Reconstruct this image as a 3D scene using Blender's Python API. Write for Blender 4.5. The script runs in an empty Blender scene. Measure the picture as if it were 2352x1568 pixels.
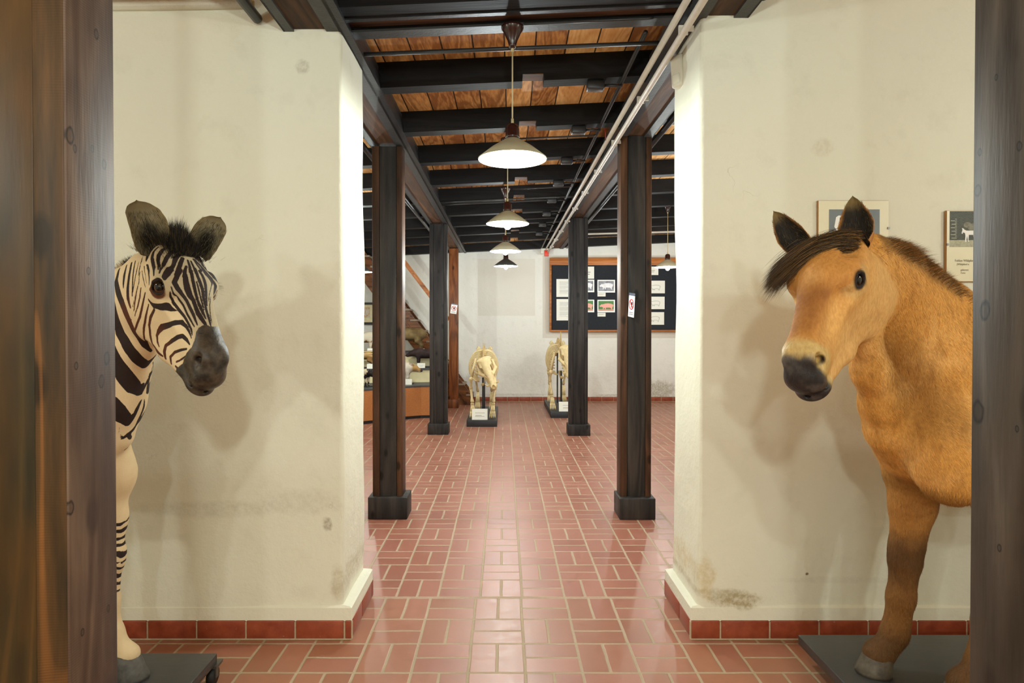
import bpy, bmesh, math, random
import numpy as np
from mathutils import Vector, Matrix, Quaternion
random.seed(7)
rng = np.random.default_rng(7)
PI = math.pi
scene = bpy.context.scene
COL = scene.collection
# ------------------------------------------------------------------ camera
F = 1430.0
CAM = Vector((0, 0, 1.5))
PX, PY = 1157.0, 766.0            # principal point of the 2352 x 1568 frame (slightly shifted lens)
pit = math.atan(16 / F)
fwd = Vector((0, math.cos(pit), -math.sin(pit)))
rgt = Vector((1, 0, 0))
upv = rgt.cross(fwd)
cd = bpy.data.cameras.new('camera'); cam = bpy.data.objects.new('camera', cd); COL.objects.link(cam)
cd.sensor_width = 36; cd.lens = 36 * F / 2352; cd.clip_start = .02
cd.shift_x = (1176 - PX) / 2352; cd.shift_y = -(784 - PY) / 2352
R3 = Matrix((rgt, upv, -fwd)).transposed()
cam.matrix_world = Matrix.Translation(CAM) @ R3.to_4x4()
scene.camera = cam
def at(px, py, Y):
    d = fwd + rgt * ((px - PX) / F) - upv * ((py - PY) / F)
    return CAM + d * (Y / d.y)
# ------------------------------------------------------------------ object helpers
def tag(o, label=None, cat=None, group=None, kind=None):
    if label: o['label'] = label
    if cat: o['category'] = cat
    if group: o['group'] = group
    if kind: o['kind'] = kind
    return o
def empty(name, loc=(0, 0, 0), rz=0, label=None, cat=None, group=None):
    o = bpy.data.objects.new(name, None); COL.objects.link(o)
    o.location = loc; o.rotation_euler = (0, 0, rz); o.empty_display_size = .1
    return tag(o, label, cat, group)
def kids(o): return [c for c in bpy.data.objects if c.parent == o]
def copy_tree(o, parent=None):
    c = o.copy(); COL.objects.link(c); c.parent = parent
    for ch in kids(o): copy_tree(ch, c)
    return c
class MB:
    def __init__(s): s.v = []; s.f = []; s.sm = []; s.mi = []; s.cur = 0
    def add(s, vs, fs, smooth=False):
        b = len(s.v); s.v += [tuple(v) for v in vs]
        s.f += [tuple(b + i for i in f) for f in fs]; s.sm += [smooth] * len(fs); s.mi += [s.cur] * len(fs)
        return s
    def box(s, x0, x1, y0, y1, z0, z1, bev=0):
        x0, x1 = min(x0, x1), max(x0, x1); y0, y1 = min(y0, y1), max(y0, y1); z0, z1 = min(z0, z1), max(z0, z1)
        if bev <= 0:
            vs = [(x, y, z) for z in (z0, z1) for y in (y0, y1) for x in (x0, x1)]
            return s.add(vs, [(0, 2, 3, 1), (4, 5, 7, 6), (0, 1, 5, 4), (2, 6, 7, 3), (0, 4, 6, 2), (1, 3, 7, 5)])
        bm = bmesh.new(); bmesh.ops.create_cube(bm, size=1)
        for v in bm.verts: v.co = Vector(((x0 + x1) / 2 + v.co.x * (x1 - x0), (y0 + y1) / 2 + v.co.y * (y1 - y0), (z0 + z1) / 2 + v.co.z * (z1 - z0)))
        bmesh.ops.bevel(bm, geom=list(bm.edges), offset=bev, segments=2, affect='EDGES', profile=.5)
        bm.verts.index_update()
        s.add([v.co.copy() for v in bm.verts], [[v.index for v in f.verts] for f in bm.faces], True); bm.free(); return s
    def bar(s, p0, p1, w, h, up=(0, 0, 1)):
        p0 = Vector(p0); p1 = Vector(p1); d = (p1 - p0).normalized(); u = Vector(up)
        sd = d.cross(u).normalized(); u = sd.cross(d).normalized()
        vs = []
        for p in (p0, p1):
            for a, b in ((-1, -1), (1, -1), (1, 1), (-1, 1)): vs.append(p + sd * (a * w / 2) + u * (b * h / 2))
        return s.add(vs, [(3, 2, 1, 0), (4, 5, 6, 7), (0, 1, 5, 4), (1, 2, 6, 5), (2, 3, 7, 6), (3, 0, 4, 7)])
    def tube(s, pts, rad, n=10, cap=True, flat=1.0, up=None):
        pts = [Vector(p) for p in pts]; m = len(pts)
        if not hasattr(rad, '__len__'): rad = [rad] * m
        t = [(pts[min(i + 1, m - 1)] - pts[max(i - 1, 0)]).normalized() for i in range(m)]
        u = Vector(up) if up is not None else (Vector((0, 0, 1)) if abs(t[0].z) < .9 else Vector((1, 0, 0)))
        nrm = (u - t[0] * u.dot(t[0])).normalized(); vs = []
        for i in range(m):
            nrm = (nrm - t[i] * nrm.dot(t[i])).normalized(); b = t[i].cross(nrm)
            for k in range(n):
                a = 2 * PI * k / n; vs.append(pts[i] + (nrm * math.cos(a) + b * (math.sin(a) * flat)) * rad[i])
        fs = [(i * n + k, i * n + (k + 1) % n, (i + 1) * n + (k + 1) % n, (i + 1) * n + k) for i in range(m - 1) for k in range(n)]
        if cap: fs += [tuple(range(n))[::-1], tuple((m - 1) * n + k for k in range(n))]
        return s.add(vs, fs, True)
    def lathe(s, prof, c=(0, 0, 0), n=32, close=False):
        c = Vector(c); vs = []
        for r, z in prof:
            for k in range(n): a = 2 * PI * k / n; vs.append(c + Vector((r * math.cos(a), r * math.sin(a), z)))
        m = len(prof)
        fs = [(i * n + k, i * n + (k + 1) % n, (i + 1) * n + (k + 1) % n, (i + 1) * n + k) for i in range(m - 1) for k in range(n)]
        if close: fs += [((m - 1) * n + k, (m - 1) * n + (k + 1) % n, (k + 1) % n, k) for k in range(n)]
        return s.add(vs, fs, True)
    def prism(s, poly, y0, y1, ax='y'):
        """poly of (a,b) pairs extruded along ax"""
        n = len(poly)
        f = {'y': lambda a, b, t: (a, t, b), 'x': lambda a, b, t: (t, a, b), 'z': lambda a, b, t: (a, b, t)}[ax]
        vs = [f(a, b, y0) for a, b in poly] + [f(a, b, y1) for a, b in poly]
        return s.add(vs, [tuple(range(n)), tuple(range(2 * n - 1, n - 1, -1))] + [(i, i + n, (i + 1) % n + n, (i + 1) % n) for i in range(n)])
    def ell(s, c, r, rot=None, n=12):
        c = Vector(c); vs = []; rot = rot or Matrix.Identity(3); m = n // 2 + 1
        for i in range(m):
            th = PI * i / (m - 1)
            for k in range(n):
                a = 2 * PI * k / n; vs.append(c + rot @ Vector((r[0] * math.sin(th) * math.cos(a), r[1] * math.sin(th) * math.sin(a), r[2] * math.cos(th))))
        return s.add(vs, [(i * n + k, (i + 1) * n + k, (i + 1) * n + (k + 1) % n, i * n + (k + 1) % n) for i in range(m - 1) for k in range(n)], True)
    def build(s, name, mat, parent=None, fix=True):
        me = bpy.data.meshes.new(name); me.from_pydata(s.v, [], s.f)
        for m in (mat if isinstance(mat, (list, tuple)) else [mat]): me.materials.append(m)
        me.polygons.foreach_set('use_smooth', s.sm); me.polygons.foreach_set('material_index', s.mi)
        me.validate(); me.update()
        if fix:
            bm = bmesh.new(); bm.from_mesh(me); bmesh.ops.recalc_face_normals(bm, faces=bm.faces); bm.to_mesh(me); bm.free()
        o = bpy.data.objects.new(name, me); COL.objects.link(o)
        if parent: o.parent = parent
        return o
def struct(name, mb, mat): return tag(mb.build(name, mat), kind='structure')
# ------------------------------------------------------------------ material helpers
def rgb(r, g, b): # sRGB 0..255 -> linear
    f = lambda c: ((c / 255) / 12.92) if c / 255 <= .04045 else (((c / 255) + .055) / 1.055) ** 2.4
    return (f(r), f(g), f(b), 1)
class NT:
    def __init__(s, name):
        s.m = bpy.data.materials.new(name); s.m.use_nodes = True; s.t = s.m.node_tree; s.N = s.t.nodes
        s.N.clear(); s.out = s.N.new('ShaderNodeOutputMaterial'); s.b = s.N.new('ShaderNodeBsdfPrincipled')
        s.t.links.new(s.b.outputs[0], s.out.inputs[0])
    def L(s, a, b): s.t.links.new(a, b)
    def n(s, typ, **k):
        x = s.N.new('ShaderNode' + typ)
        for a, v in k.items():
            if a.startswith('i_'):
                key = a[2:]; key = int(key) if key.isdigit() else key
                s.put(x.inputs[key], v)
            else: setattr(x, a, v)
        return x
    def put(s, inp, v):
        if isinstance(v, bpy.types.NodeSocket): s.L(v, inp)
        else: inp.default_value = v
    def math(s, op, a, b=0, c=0, clamp=False):
        x = s.N.new('ShaderNodeMath'); x.operation = op; x.use_clamp = clamp
        s.put(x.inputs[0], a); s.put(x.inputs[1], b)
        if op in ('MULTIPLY_ADD', 'COMPARE', 'SMOOTH_MIN'): s.put(x.inputs[2], c)
        return x.outputs[0]
    def mix(s, f, a, b, typ='MIX'):
        x = s.N.new('ShaderNodeMix'); x.data_type = 'RGBA'; x.blend_type = typ
        s.put(x.inputs[0], f); s.put(x.inputs[6], a); s.put(x.inputs[7], b); return x.outputs[2]
    def ramp(s, f, stops, interp='LINEAR'):
        x = s.N.new('ShaderNodeValToRGB'); x.color_ramp.interpolation = interp; e = x.color_ramp.elements
        while len(e) < len(stops): e.new(.5)
        for i, (p, c) in enumerate(stops):
            e[i].position = p; e[i].color = c if hasattr(c, '__len__') else (c, c, c, 1)
        s.put(x.inputs[0], f); return x.outputs[0]
    def coord(s, out='Object', scale=(1, 1, 1), rnd=0, rot=(0, 0, 0)):
        tc = s.N.new('ShaderNodeTexCoord'); mp = s.N.new('ShaderNodeMapping'); s.L(tc.outputs[out], mp.inputs[0])
        mp.inputs['Scale'].default_value = scale; mp.inputs['Rotation'].default_value = rot
        if rnd:
            oi = s.N.new('ShaderNodeObjectInfo'); m = s.math('MULTIPLY', oi.outputs['Random'], rnd)
            cb = s.N.new('ShaderNodeCombineXYZ')
            for i in range(3): s.L(m, cb.inputs[i])
            s.L(cb.outputs[0], mp.inputs['Location'])
        return mp.outputs[0]
    def noise(s, vec, scale, detail=4, rough=.55, dist=0, col=False):
        x = s.n('TexNoise'); s.L(vec, x.inputs['Vector']); x.inputs['Scale'].default_value = scale
        x.inputs['Detail'].default_value = detail; x.inputs['Roughness'].default_value = rough; x.inputs['Distortion'].default_value = dist
        return x.outputs['Color' if col else 'Fac']
    def bump(s, h, strength=.3, dist=.01):
        x = s.n('Bump'); s.put(x.inputs['Height'], h); x.inputs['Strength'].default_value = strength; x.inputs['Distance'].default_value = dist
        s.L(x.outputs[0], s.b.inputs['Normal']); return x
    def set(s, col=None, rough=None, metal=None, spec=None):
        if col is not None: s.put(s.b.inputs['Base Color'], col)
        if rough is not None: s.put(s.b.inputs['Roughness'], rough)
        if metal is not None: s.b.inputs['Metallic'].default_value = metal
        if spec is not None: s.b.inputs['Specular IOR Level'].default_value = spec
        return s
def plain(name, col, rough=.6, metal=0, spec=.5, var=.06, scale=20):
    t = NT(name); v = t.coord(rnd=9)
    n = t.noise(v, scale, 3)
    c = t.mix(t.ramp(n, [(.3, 0), (.7, 1)]), tuple(x * (1 - var * 2) for x in col[:3]) + (1,), tuple(min(1, x * (1 + var)) for x in col[:3]) + (1,))
    return t.set(c, rough, metal, spec).m
def wood(name, dark, mid, light, grain='z', rough=.5, ring=.5, wear=None, wear_at=.62, bump=.25, seed=0, knots=True, sc=1.0, ringwear=0, spec=.22, saw=0, blotch=None, knots_at=()):
    """streaky wood; grain axis runs along the given local axis"""
    t = NT(name); k = .09
    s3 = {'z': (1, 1, k), 'y': (1, k, 1), 'x': (k, 1, 1)}[grain]
    s3 = tuple(a * sc for a in s3)
    v = t.coord(scale=s3, rnd=17)
    off = t.n('VectorMath', operation='ADD'); t.L(v, off.inputs[0]); off.inputs[1].default_value = (seed * 3.1, seed * 1.7, seed * 2.3); v = off.outputs[0]
    big = t.noise(v, 5, 4, .6, .6)
    fine = t.noise(v, 90, 3, .6)
    nn = t.noise(v, 2.5, 3, .5, .3)
    w = t.math('SINE', t.math('MULTIPLY', nn, 95))
    w = t.math('MULTIPLY_ADD', w, .5, .5)
    f = t.math('ADD', t.math('MULTIPLY', big, 1 - ring * .45), t.math('MULTIPLY', w, ring * .3))
    f = t.math('ADD', f, t.math('MULTIPLY', t.math('SUBTRACT', fine, .5), .22))
    c = t.ramp(f, [(.25, dark), (.5, mid), (.8, light)])
    if knots:
        v2 = t.coord(scale=tuple((.5 if a < .5 * sc else 1) for a in s3), rnd=5)
        vo = t.n('TexVoronoi'); t.L(v2, vo.inputs['Vector']); vo.inputs['Scale'].default_value = 7
        kn = t.ramp(vo.outputs['Distance'], [(.10, 1), (.17, 0)])
        c = t.mix(t.math('MULTIPLY', kn, .8), c, tuple(x * .45 for x in dark[:3]) + (1,))
    if wear:
        wn = t.noise(v, 7, 6, .7, 1.0)
        wm = t.ramp(wn, [(wear_at, 0), (wear_at + .07, 1)])
        c = t.mix(t.math('MULTIPLY', wm, .85), c, wear)
    if ringwear:
        r2 = t.math('MULTIPLY', t.ramp(w, [(.90, 0), (.995, 1)]), t.ramp(t.noise(v, 1.6, 3, .6), [(.46, 0), (.60, 1)]))
        c = t.mix(t.math('MULTIPLY', r2, ringwear), c, wear)
    if blotch:
        vb = t.coord(scale=tuple(min(1, a * 4) for a in s3), rnd=11)
        c = t.mix(t.ramp(t.noise(vb, 3.2, 4, .6), [(.40, 0), (.66, .8)]), c, blotch)
    if knots_at:
        kt = t.n('TexCoord'); ks = t.n('SeparateXYZ'); t.L(kt.outputs['Object'], ks.inputs[0]); kn_n = t.math('MULTIPLY', t.math('SUBTRACT', t.noise(kt.outputs['Object'], 60, 3), .5), .5)
        for (ky, kz, kr) in knots_at:
            dy = t.math('DIVIDE', t.math('SUBTRACT', ks.outputs[1], ky), kr); dz = t.math('DIVIDE', t.math('SUBTRACT', ks.outputs[2], kz), kr * 1.5)
            d = t.math('ADD', t.math('SQRT', t.math('ADD', t.math('MULTIPLY', dy, dy), t.math('MULTIPLY', dz, dz))), kn_n)
            c = t.mix(t.ramp(d, [(.0, .35), (.45, .3), (.75, .9), (1, 0)]), c, tuple(x * .35 for x in dark[:3]) + (1,))
    if saw:
        tc = t.n('TexCoord'); sp = t.n('SeparateXYZ'); t.L(tc.outputs['Object'], sp.inputs[0])
        sz = t.math('ADD', sp.outputs[2], t.math('MULTIPLY', t.noise(tc.outputs['Object'], 5, 2), .03))
        sw = t.math('MULTIPLY', t.math('MULTIPLY_ADD', t.math('SINE', t.math('MULTIPLY', sz, 1300)), .5, .5), t.ramp(t.noise(tc.outputs['Object'], 4, 3), [(.4, 0), (.6, saw)]))
        c = t.mix(sw, c, t.mix(1, c, (.6, .58, .56, 1), 'MULTIPLY'))
    t.set(c, rough, spec=spec); t.bump(t.math('ADD', fine, t.math('MULTIPLY', w, .3)), bump, .004)
    return t.m
# ------------------------------------------------------------------ materials of the place
def make_floor_mat(name, s, ox, oy, cols, grout, gw, parity):
    t = NT(name); tc = t.N.new('ShaderNodeTexCoord'); sp = t.N.new('ShaderNodeSeparateXYZ'); t.L(tc.outputs['Object'], sp.inputs[0])
    wob = t.noise(tc.outputs['Object'], 9, 2, .5, col=True); ws = t.N.new('ShaderNodeSeparateXYZ'); t.L(wob, ws.inputs[0])
    X = t.math('ADD', sp.outputs[0], t.math('MULTIPLY', t.math('SUBTRACT', ws.outputs[0], .5), .006))
    Yc = t.math('ADD', sp.outputs[1], t.math('MULTIPLY', t.math('SUBTRACT', ws.outputs[1], .5), .006))
    u = t.math('DIVIDE', t.math('SUBTRACT', X, ox), s); v = t.math('DIVIDE', t.math('SUBTRACT', Yc, oy), s)
    iu = t.math('FLOOR', u); iv = t.math('FLOOR', v); fu = t.math('SUBTRACT', u, iu); fv = t.math('SUBTRACT', v, iv)
    par = t.math('ABSOLUTE', t.math('MODULO', t.math('ADD', t.math('ADD', iu, iv), parity), 2))  # 1 -> split along u (bricks run in y)
    # coordinate across the split
    a = t.math('ADD', t.math('MULTIPLY', fu, par), t.math('MULTIPLY', fv, t.math('SUBTRACT', 1, par)))
    b = t.math('ADD', t.math('MULTIPLY', fv, par), t.math('MULTIPLY', fu, t.math('SUBTRACT', 1, par)))
    a2 = t.math('MULTIPLY', a, 2); ia = t.math('FLOOR', a2); fa = t.math('SUBTRACT', a2, ia)
    da = t.math('MULTIPLY', t.math('MINIMUM', fa, t.math('SUBTRACT', 1, fa)), s / 2)
    db = t.math('MULTIPLY', t.math('MINIMUM', b, t.math('SUBTRACT', 1, b)), s)
    d = t.math('SMOOTH_MIN', da, db, .006)
    jag = t.noise(tc.outputs['Object'], 120, 3, .6)
    d = t.math('ADD', d, t.math('MULTIPLY', t.math('SUBTRACT', jag, .5), .0025))
    m = t.ramp(d, [(gw * .8, 0), (gw * 1.15, 1)])
    cb = t.N.new('ShaderNodeCombineXYZ'); t.L(iu, cb.inputs[0]); t.L(iv, cb.inputs[1]); t.L(t.math('MULTIPLY_ADD', ia, 7.3, 1.1), cb.inputs[2])
    wn = t.n('TexWhiteNoise'); t.L(cb.outputs[0], wn.inputs['Vector'])
    base = t.ramp(wn.outputs['Value'], [(0, cols[0]), (.35, cols[1]), (.7, cols[2]), (1, cols[3])])
    big = t.noise(tc.outputs['Object'], 1.1, 3, .5); mid = t.noise(tc.outputs['Object'], 22, 5, .65)
    base = t.mix(t.ramp(mid, [(.35, .22), (.75, 0)]), base, tuple(c * .45 for c in cols[0][:3]) + (1,))
    base = t.mix(t.ramp(big, [(.35, 0), (.75, .25)]), base, tuple(c * .8 for c in cols[1][:3]) + (1,))
    spk = t.noise(tc.outputs['Object'], 260, 2, .6)
    base = t.mix(t.ramp(spk, [(.70, 0), (.78, .15)]), base, rgb(215, 180, 140))
    gcol = t.mix(t.noise(tc.outputs['Object'], 60, 4), tuple(c * .75 for c in grout[:3]) + (1,), grout)
    t.set(t.mix(m, gcol, base), None)
    r = t.math('ADD', t.math('MULTIPLY', t.math('SUBTRACT', 1, m), .4), t.math('MULTIPLY_ADD', mid, .28, .24))
    t.put(t.b.inputs['Roughness'], r); t.b.inputs['Specular IOR Level'].default_value = .55
    h = t.math('ADD', m, t.math('MULTIPLY', mid, .25)); h = t.math('ADD', h, t.math('MULTIPLY', big, .6))
    t.bump(h, .35, .004)
    return t.m
T4 = [rgb(150, 92, 72), rgb(160, 102, 82), rgb(166, 108, 88), rgb(154, 96, 80)]
T4b = [rgb(150, 96, 70), rgb(162, 108, 82), rgb(168, 112, 90), rgb(154, 98, 78)]
GRT = rgb(176, 158, 128)
M = {}
M['floor_far'] = make_floor_mat('brick_floor_hall', .2335, -.131, 3.44, T4, GRT, .0052, 1)
M['floor_near'] = make_floor_mat('brick_floor_front', .2475, -.154, 3.425, T4b, GRT, .0068, 0)
def make_plaster(name, c, stains=(), rough=.75, bump=.35, patches=()):
    """patches: (x0,x1,z0,z1,colour) painted rectangles in world x/z; stains: (x,z,rx,rz,colour,amount)"""
    t = NT(name); tc = t.N.new('ShaderNodeTexCoord'); v = tc.outputs['Object']; sp = t.N.new('ShaderNodeSeparateXYZ'); t.L(v, sp.inputs[0])
    big = t.noise(v, 1.3, 4, .55); med = t.noise(v, 6, 5, .6); fine = t.noise(v, 45, 4, .6)
    col = t.mix(t.ramp(big, [(.3, 0), (.75, 1)]), c, tuple(x * f for x, f in zip(c[:3], (.955, .945, .93))) + (1,))
    col = t.mix(t.ramp(med, [(.55, 0), (.8, .16)]), col, rgb(150, 140, 115))
    for x0, x1, z0, z1, pc in patches:
        e = t.math('MULTIPLY', t.math('MULTIPLY', t.math('GREATER_THAN', sp.outputs[0], x0), t.math('LESS_THAN', sp.outputs[0], x1)),
                   t.math('MULTIPLY', t.math('GREATER_THAN', sp.outputs[2], z0), t.math('LESS_THAN', sp.outputs[2], z1)))
        col = t.mix(e, col, pc)
    for (x, z, rx, rz, sc_, am) in stains:
        dx = t.math('DIVIDE', t.math('SUBTRACT', sp.outputs[0], x), rx); dz = t.math('DIVIDE', t.math('SUBTRACT', sp.outputs[2], z), rz)
        d = t.math('SQRT', t.math('ADD', t.math('MULTIPLY', dx, dx), t.math('MULTIPLY', dz, dz)))
        d = t.math('ADD', d, t.math('MULTIPLY', t.math('SUBTRACT', t.noise(v, 14, 5, .7), .5), 1.3))
        f = t.math('MULTIPLY', t.ramp(d, [(.55, 1), (1.0, 0)]), am)
        f = t.math('MULTIPLY', f, t.ramp(fine, [(.35, .35), (.6, 1)]))
        col = t.mix(f, col, sc_)
    # hairline cracks
    vo = t.n('TexVoronoi', feature='DISTANCE_TO_EDGE'); vo.inputs['Scale'].default_value = 1.1
    dn = t.n('VectorMath', operation='ADD'); t.L(v, dn.inputs[0]); t.L(t.noise(v, 3, 4, .6, col=True), dn.inputs[1]); t.L(dn.outputs[0], vo.inputs['Vector'])
    cr = t.math('MULTIPLY', t.ramp(vo.outputs['Distance'], [(.0015, 1), (.004, 0)]), t.ramp(t.noise(v, 2, 2), [(.64, 0), (.70, .3)]))
    col = t.mix(cr, col, rgb(130, 118, 95))
    t.set(col, rough, spec=.25)
    h = t.math('ADD', t.math('MULTIPLY', med, 1.2), t.math('MULTIPLY', fine, .3)); h = t.math('ADD', h, t.math('MULTIPLY', big, 2.2))
    t.bump(h, bump, .02)
    return t.m
GREY = rgb(150, 140, 118)
M['plaster'] = make_plaster('cream_plaster', rgb(226, 225, 207), stains=[
    (-1.40, .62, .42, .05, GREY, .22), (-.97, .66, .22, .07, GREY, .18), (-.80, .27, .04, .1, rgb(170, 155, 120), .5), (-.85, .55, .03, .04, GREY, .8),
    (1.13, .19, .14, .05, rgb(165, 150, 112), .9), (1.02, .22, .14, .03, rgb(170, 160, 125), .6), (1.46, .31, .012, .01, rgb(120, 100, 70), 1),
    (1.60, .28, .35, .02, GREY, .12), (-.96, 2.74, .035, .04, rgb(185, 180, 165), .7), (1.52, 2.36, .06, .05, rgb(205, 198, 178), .6), (.97, .3, .05, .12, rgb(200, 180, 130), .6)])
M['plaster_far'] = make_plaster('white_plaster', rgb(232, 230, 220), stains=[
    (.45, .62, .45, .45, rgb(205, 203, 190), .35), (3.1, .22, .45, .22, rgb(160, 152, 130), .8), (.3, .13, .9, .03, GREY, .35), (2.2, .12, .5, .03, GREY, .5), (-2.3, 1.6, .5, .6, rgb(200, 196, 180), .3)],
    patches=[(.78, 4.2, 1.27, 2.93, rgb(211, 204, 189)), (-.52, .63, 1.72, 2.86, rgb(222, 218, 205))], bump=.5)
t = NT('red_glazed_tile'); v = t.coord(); n1 = t.noise(v, 18, 5, .6); n2 = t.noise(v, 3, 3)
oi = t.n('ObjectInfo')
c = t.mix(t.ramp(n1, [(.3, 0), (.7, 1)]), rgb(126, 52, 30), rgb(156, 76, 48)); c = t.mix(t.ramp(t.noise(v, 40, 5, .7), [(.66, 0), (.76, .6)]), c, rgb(195, 170, 150))
t.set(c, t.math('MULTIPLY_ADD', n1, .25, .25)); t.bump(n1, .3, .003); M['redtile'] = t.m
M['grout'] = plain('tile_grout', rgb(178, 162, 132), .9, scale=60)
BR = rgb
M['post'] = wood('dark_stained_timber', rgb(36, 25, 18), rgb(74, 50, 35), rgb(118, 82, 56), wear=rgb(130, 78, 36), wear_at=.66, rough=.5)
M['post_mid'] = wood('blackened_timber', rgb(26, 24, 24), rgb(48, 44, 42), rgb(80, 72, 66), wear=rgb(112, 72, 40), wear_at=.7, rough=.55, seed=3)
ky_ = lambda px, X=.79: X * 1430 / abs(px - 1157) - (1.122 if px < 1157 else 1.11)
kz_ = lambda px, py, X=.79: 1.5 + (750 - py) / 1430 * (X * 1430 / abs(px - 1157))
M['fore'] = wood('brown_grey_sawn_timber', rgb(52, 38, 30), rgb(98, 76, 60), rgb(152, 128, 106), wear=rgb(196, 112, 46), wear_at=.70, rough=.52, seed=5, bump=.2, ring=.6, saw=.7, blotch=rgb(64, 48, 40), spec=.3, knots_at=[(ky_(x_), kz_(x_, y_), r_) for x_, y_, r_ in ((160, 312, .012), (171, 343, .006), (211, 343, .006), (238, 379, .008), (222, 82, .008), (200, 622, .006), (170, 840, .006), (241, 822, .011), (228, 876, .010), (155, 1168, .010), (240, 1400, .006), (180, 1455, .006))])
M['fore_front'] = wood('orange_brown_sawn_timber', rgb(44, 34, 20), rgb(96, 66, 34), rgb(150, 102, 50), ringwear=.5, wear=rgb(176, 112, 56), wear_at=.70, rough=.5, seed=8, bump=.12, ring=.5, saw=.6, blotch=rgb(42, 36, 24))
M['fore_right'] = wood('grey_brown_worn_timber', rgb(34, 31, 29), rgb(70, 64, 58), rgb(126, 116, 106), wear=rgb(150, 90, 46), wear_at=.745, rough=.5, seed=15, bump=.2, ring=.8, blotch=rgb(84, 70, 56), knots_at=[(ky_(x_, .937), kz_(x_, y_, .937), r_) for x_, y_, r_ in ((2247, 350, .006), (2337, 337, .007), (2243, 438, .010), (2283, 180, .005), (2262, 714, .015), (2248, 945, .017), (2338, 985, .005), (2300, 1260, .006))])
M['fore_core'] = wood('olive_black_flamed_timber', rgb(20, 20, 13), rgb(42, 38, 24), rgb(74, 60, 32), ringwear=.45, wear=rgb(140, 90, 44), wear_at=.72, rough=.42, seed=31, bump=.12, ring=.5, blotch=rgb(88, 58, 24))
M['brownpost'] = wood('reddish_brown_timber', rgb(60, 32, 16), rgb(116, 66, 34), rgb(168, 106, 58), wear=rgb(40, 22, 12), wear_at=.6, rough=.45, seed=2)
M['joist'] = wood('black_ceiling_timber', rgb(9, 8, 8), rgb(16, 15, 15), rgb(32, 28, 26), grain='x', rough=.6, seed=4, knots=False)
M['core'] = wood('brown_beam_timber', rgb(48, 32, 20), rgb(84, 58, 38), rgb(128, 94, 62), grain='y', rough=.6, seed=6, knots=False)
M['corex'] = wood('brown_lintel_timber', rgb(50, 32, 22), rgb(84, 56, 42), rgb(120, 86, 66), grain='x', rough=.6, seed=6, knots=False)
M['notch'] = wood('raw_notch_timber', rgb(58, 34, 15), rgb(92, 58, 30), rgb(124, 80, 42), grain='x', rough=.6, seed=6, knots=False)
t = NT('black_painted_steel'); v = t.coord(); t.set(t.mix(t.noise(v, 30, 4), rgb(18, 17, 18), rgb(34, 32, 33)), .42, 0, .35); t.bump(t.noise(v, 60, 4, .6), .35, .004); M['steel'] = t.m
t = NT('grey_black_steel'); v = t.coord(); t.set(t.mix(t.noise(v, 12, 4), rgb(44, 44, 44), rgb(72, 72, 71)), .45, 0, .35); t.bump(t.noise(v, 60, 4, .6), .35, .004); M['steelg'] = t.m
M['whitepipe'] = plain('white_plastic_pipe', rgb(205, 198, 184), .4, var=.03)
M['blackpipe'] = plain('black_cable_pipe', rgb(38, 37, 38), .4)
# ceiling boards
t = NT('red_brown_ceiling_boards'); tc = t.N.new('ShaderNodeTexCoord'); sp = t.N.new('ShaderNodeSeparateXYZ'); t.L(tc.outputs['Object'], sp.inputs[0])
PW = .185
wv = t.math('MULTIPLY', t.math('SINE', t.math('MULTIPLY', sp.outputs[1], .9)), .02)
ux = t.math('DIVIDE', t.math('ADD', sp.outputs[0], wv), PW)
ix = t.math('FLOOR', ux); fx = t.math('SUBTRACT', ux, ix)
wn = t.n('TexWhiteNoise', noise_dimensions='1D'); t.L(ix, wn.inputs['W'])
cb = t.n('CombineXYZ'); t.L(t.math('MULTIPLY', fx, PW), cb.inputs[0]); t.L(t.math('MULTIPLY', sp.outputs[1], .16), cb.inputs[1]); t.L(t.math('MULTIPLY', wn.outputs['Value'], 23), cb.inputs[2])
g1 = t.noise(cb.outputs[0], 5, 3, .5, .6); g2 = t.noise(cb.outputs[0], 80, 3)
rings = t.math('MULTIPLY_ADD', t.math('SINE', t.math('MULTIPLY', g1, 60)), .5, .5)
f = t.math('ADD', t.math('MULTIPLY', rings, .22), t.math('MULTIPLY', g2, .55)); f = t.math('ADD', f, t.math('MULTIPLY_ADD', wn.outputs['Value'], .5, -.2))
c = t.ramp(f, [(.15, rgb(150, 98, 52)), (.5, rgb(224, 170, 104)), (.85, rgb(246, 208, 146))])
gap = t.ramp(t.math('MINIMUM', fx, t.math('SUBTRACT', 1, fx)), [(.012, 1), (.03, 0)])
c = t.mix(gap, c, rgb(14, 8, 5)); t.set(c, .55); t.bump(t.math('SUBTRACT', 1, gap), .5, .01); M['planks'] = t.m
# ------------------------------------------------------------------ dimensions
WY0, WY1 = 2.985, 3.44          # dividing wall front / back
JL, JR = -.772, .94             # jamb faces of the opening
FARY = 12.5
SL = .046                       # ceiling rises to the right
def cz(x, zc=1.477): return 1.5 + zc + SL * (x + .76)
HT = 3.45
# floor
struct('floor', MB().box(-5.2, 5.6, 3.432, 13.2, -.1, 0), M['floor_far'])
struct('floor_front', MB().box(-4.6, 5.0, -4.2, 3.432, -.1, 0), M['floor_near'])
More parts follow.
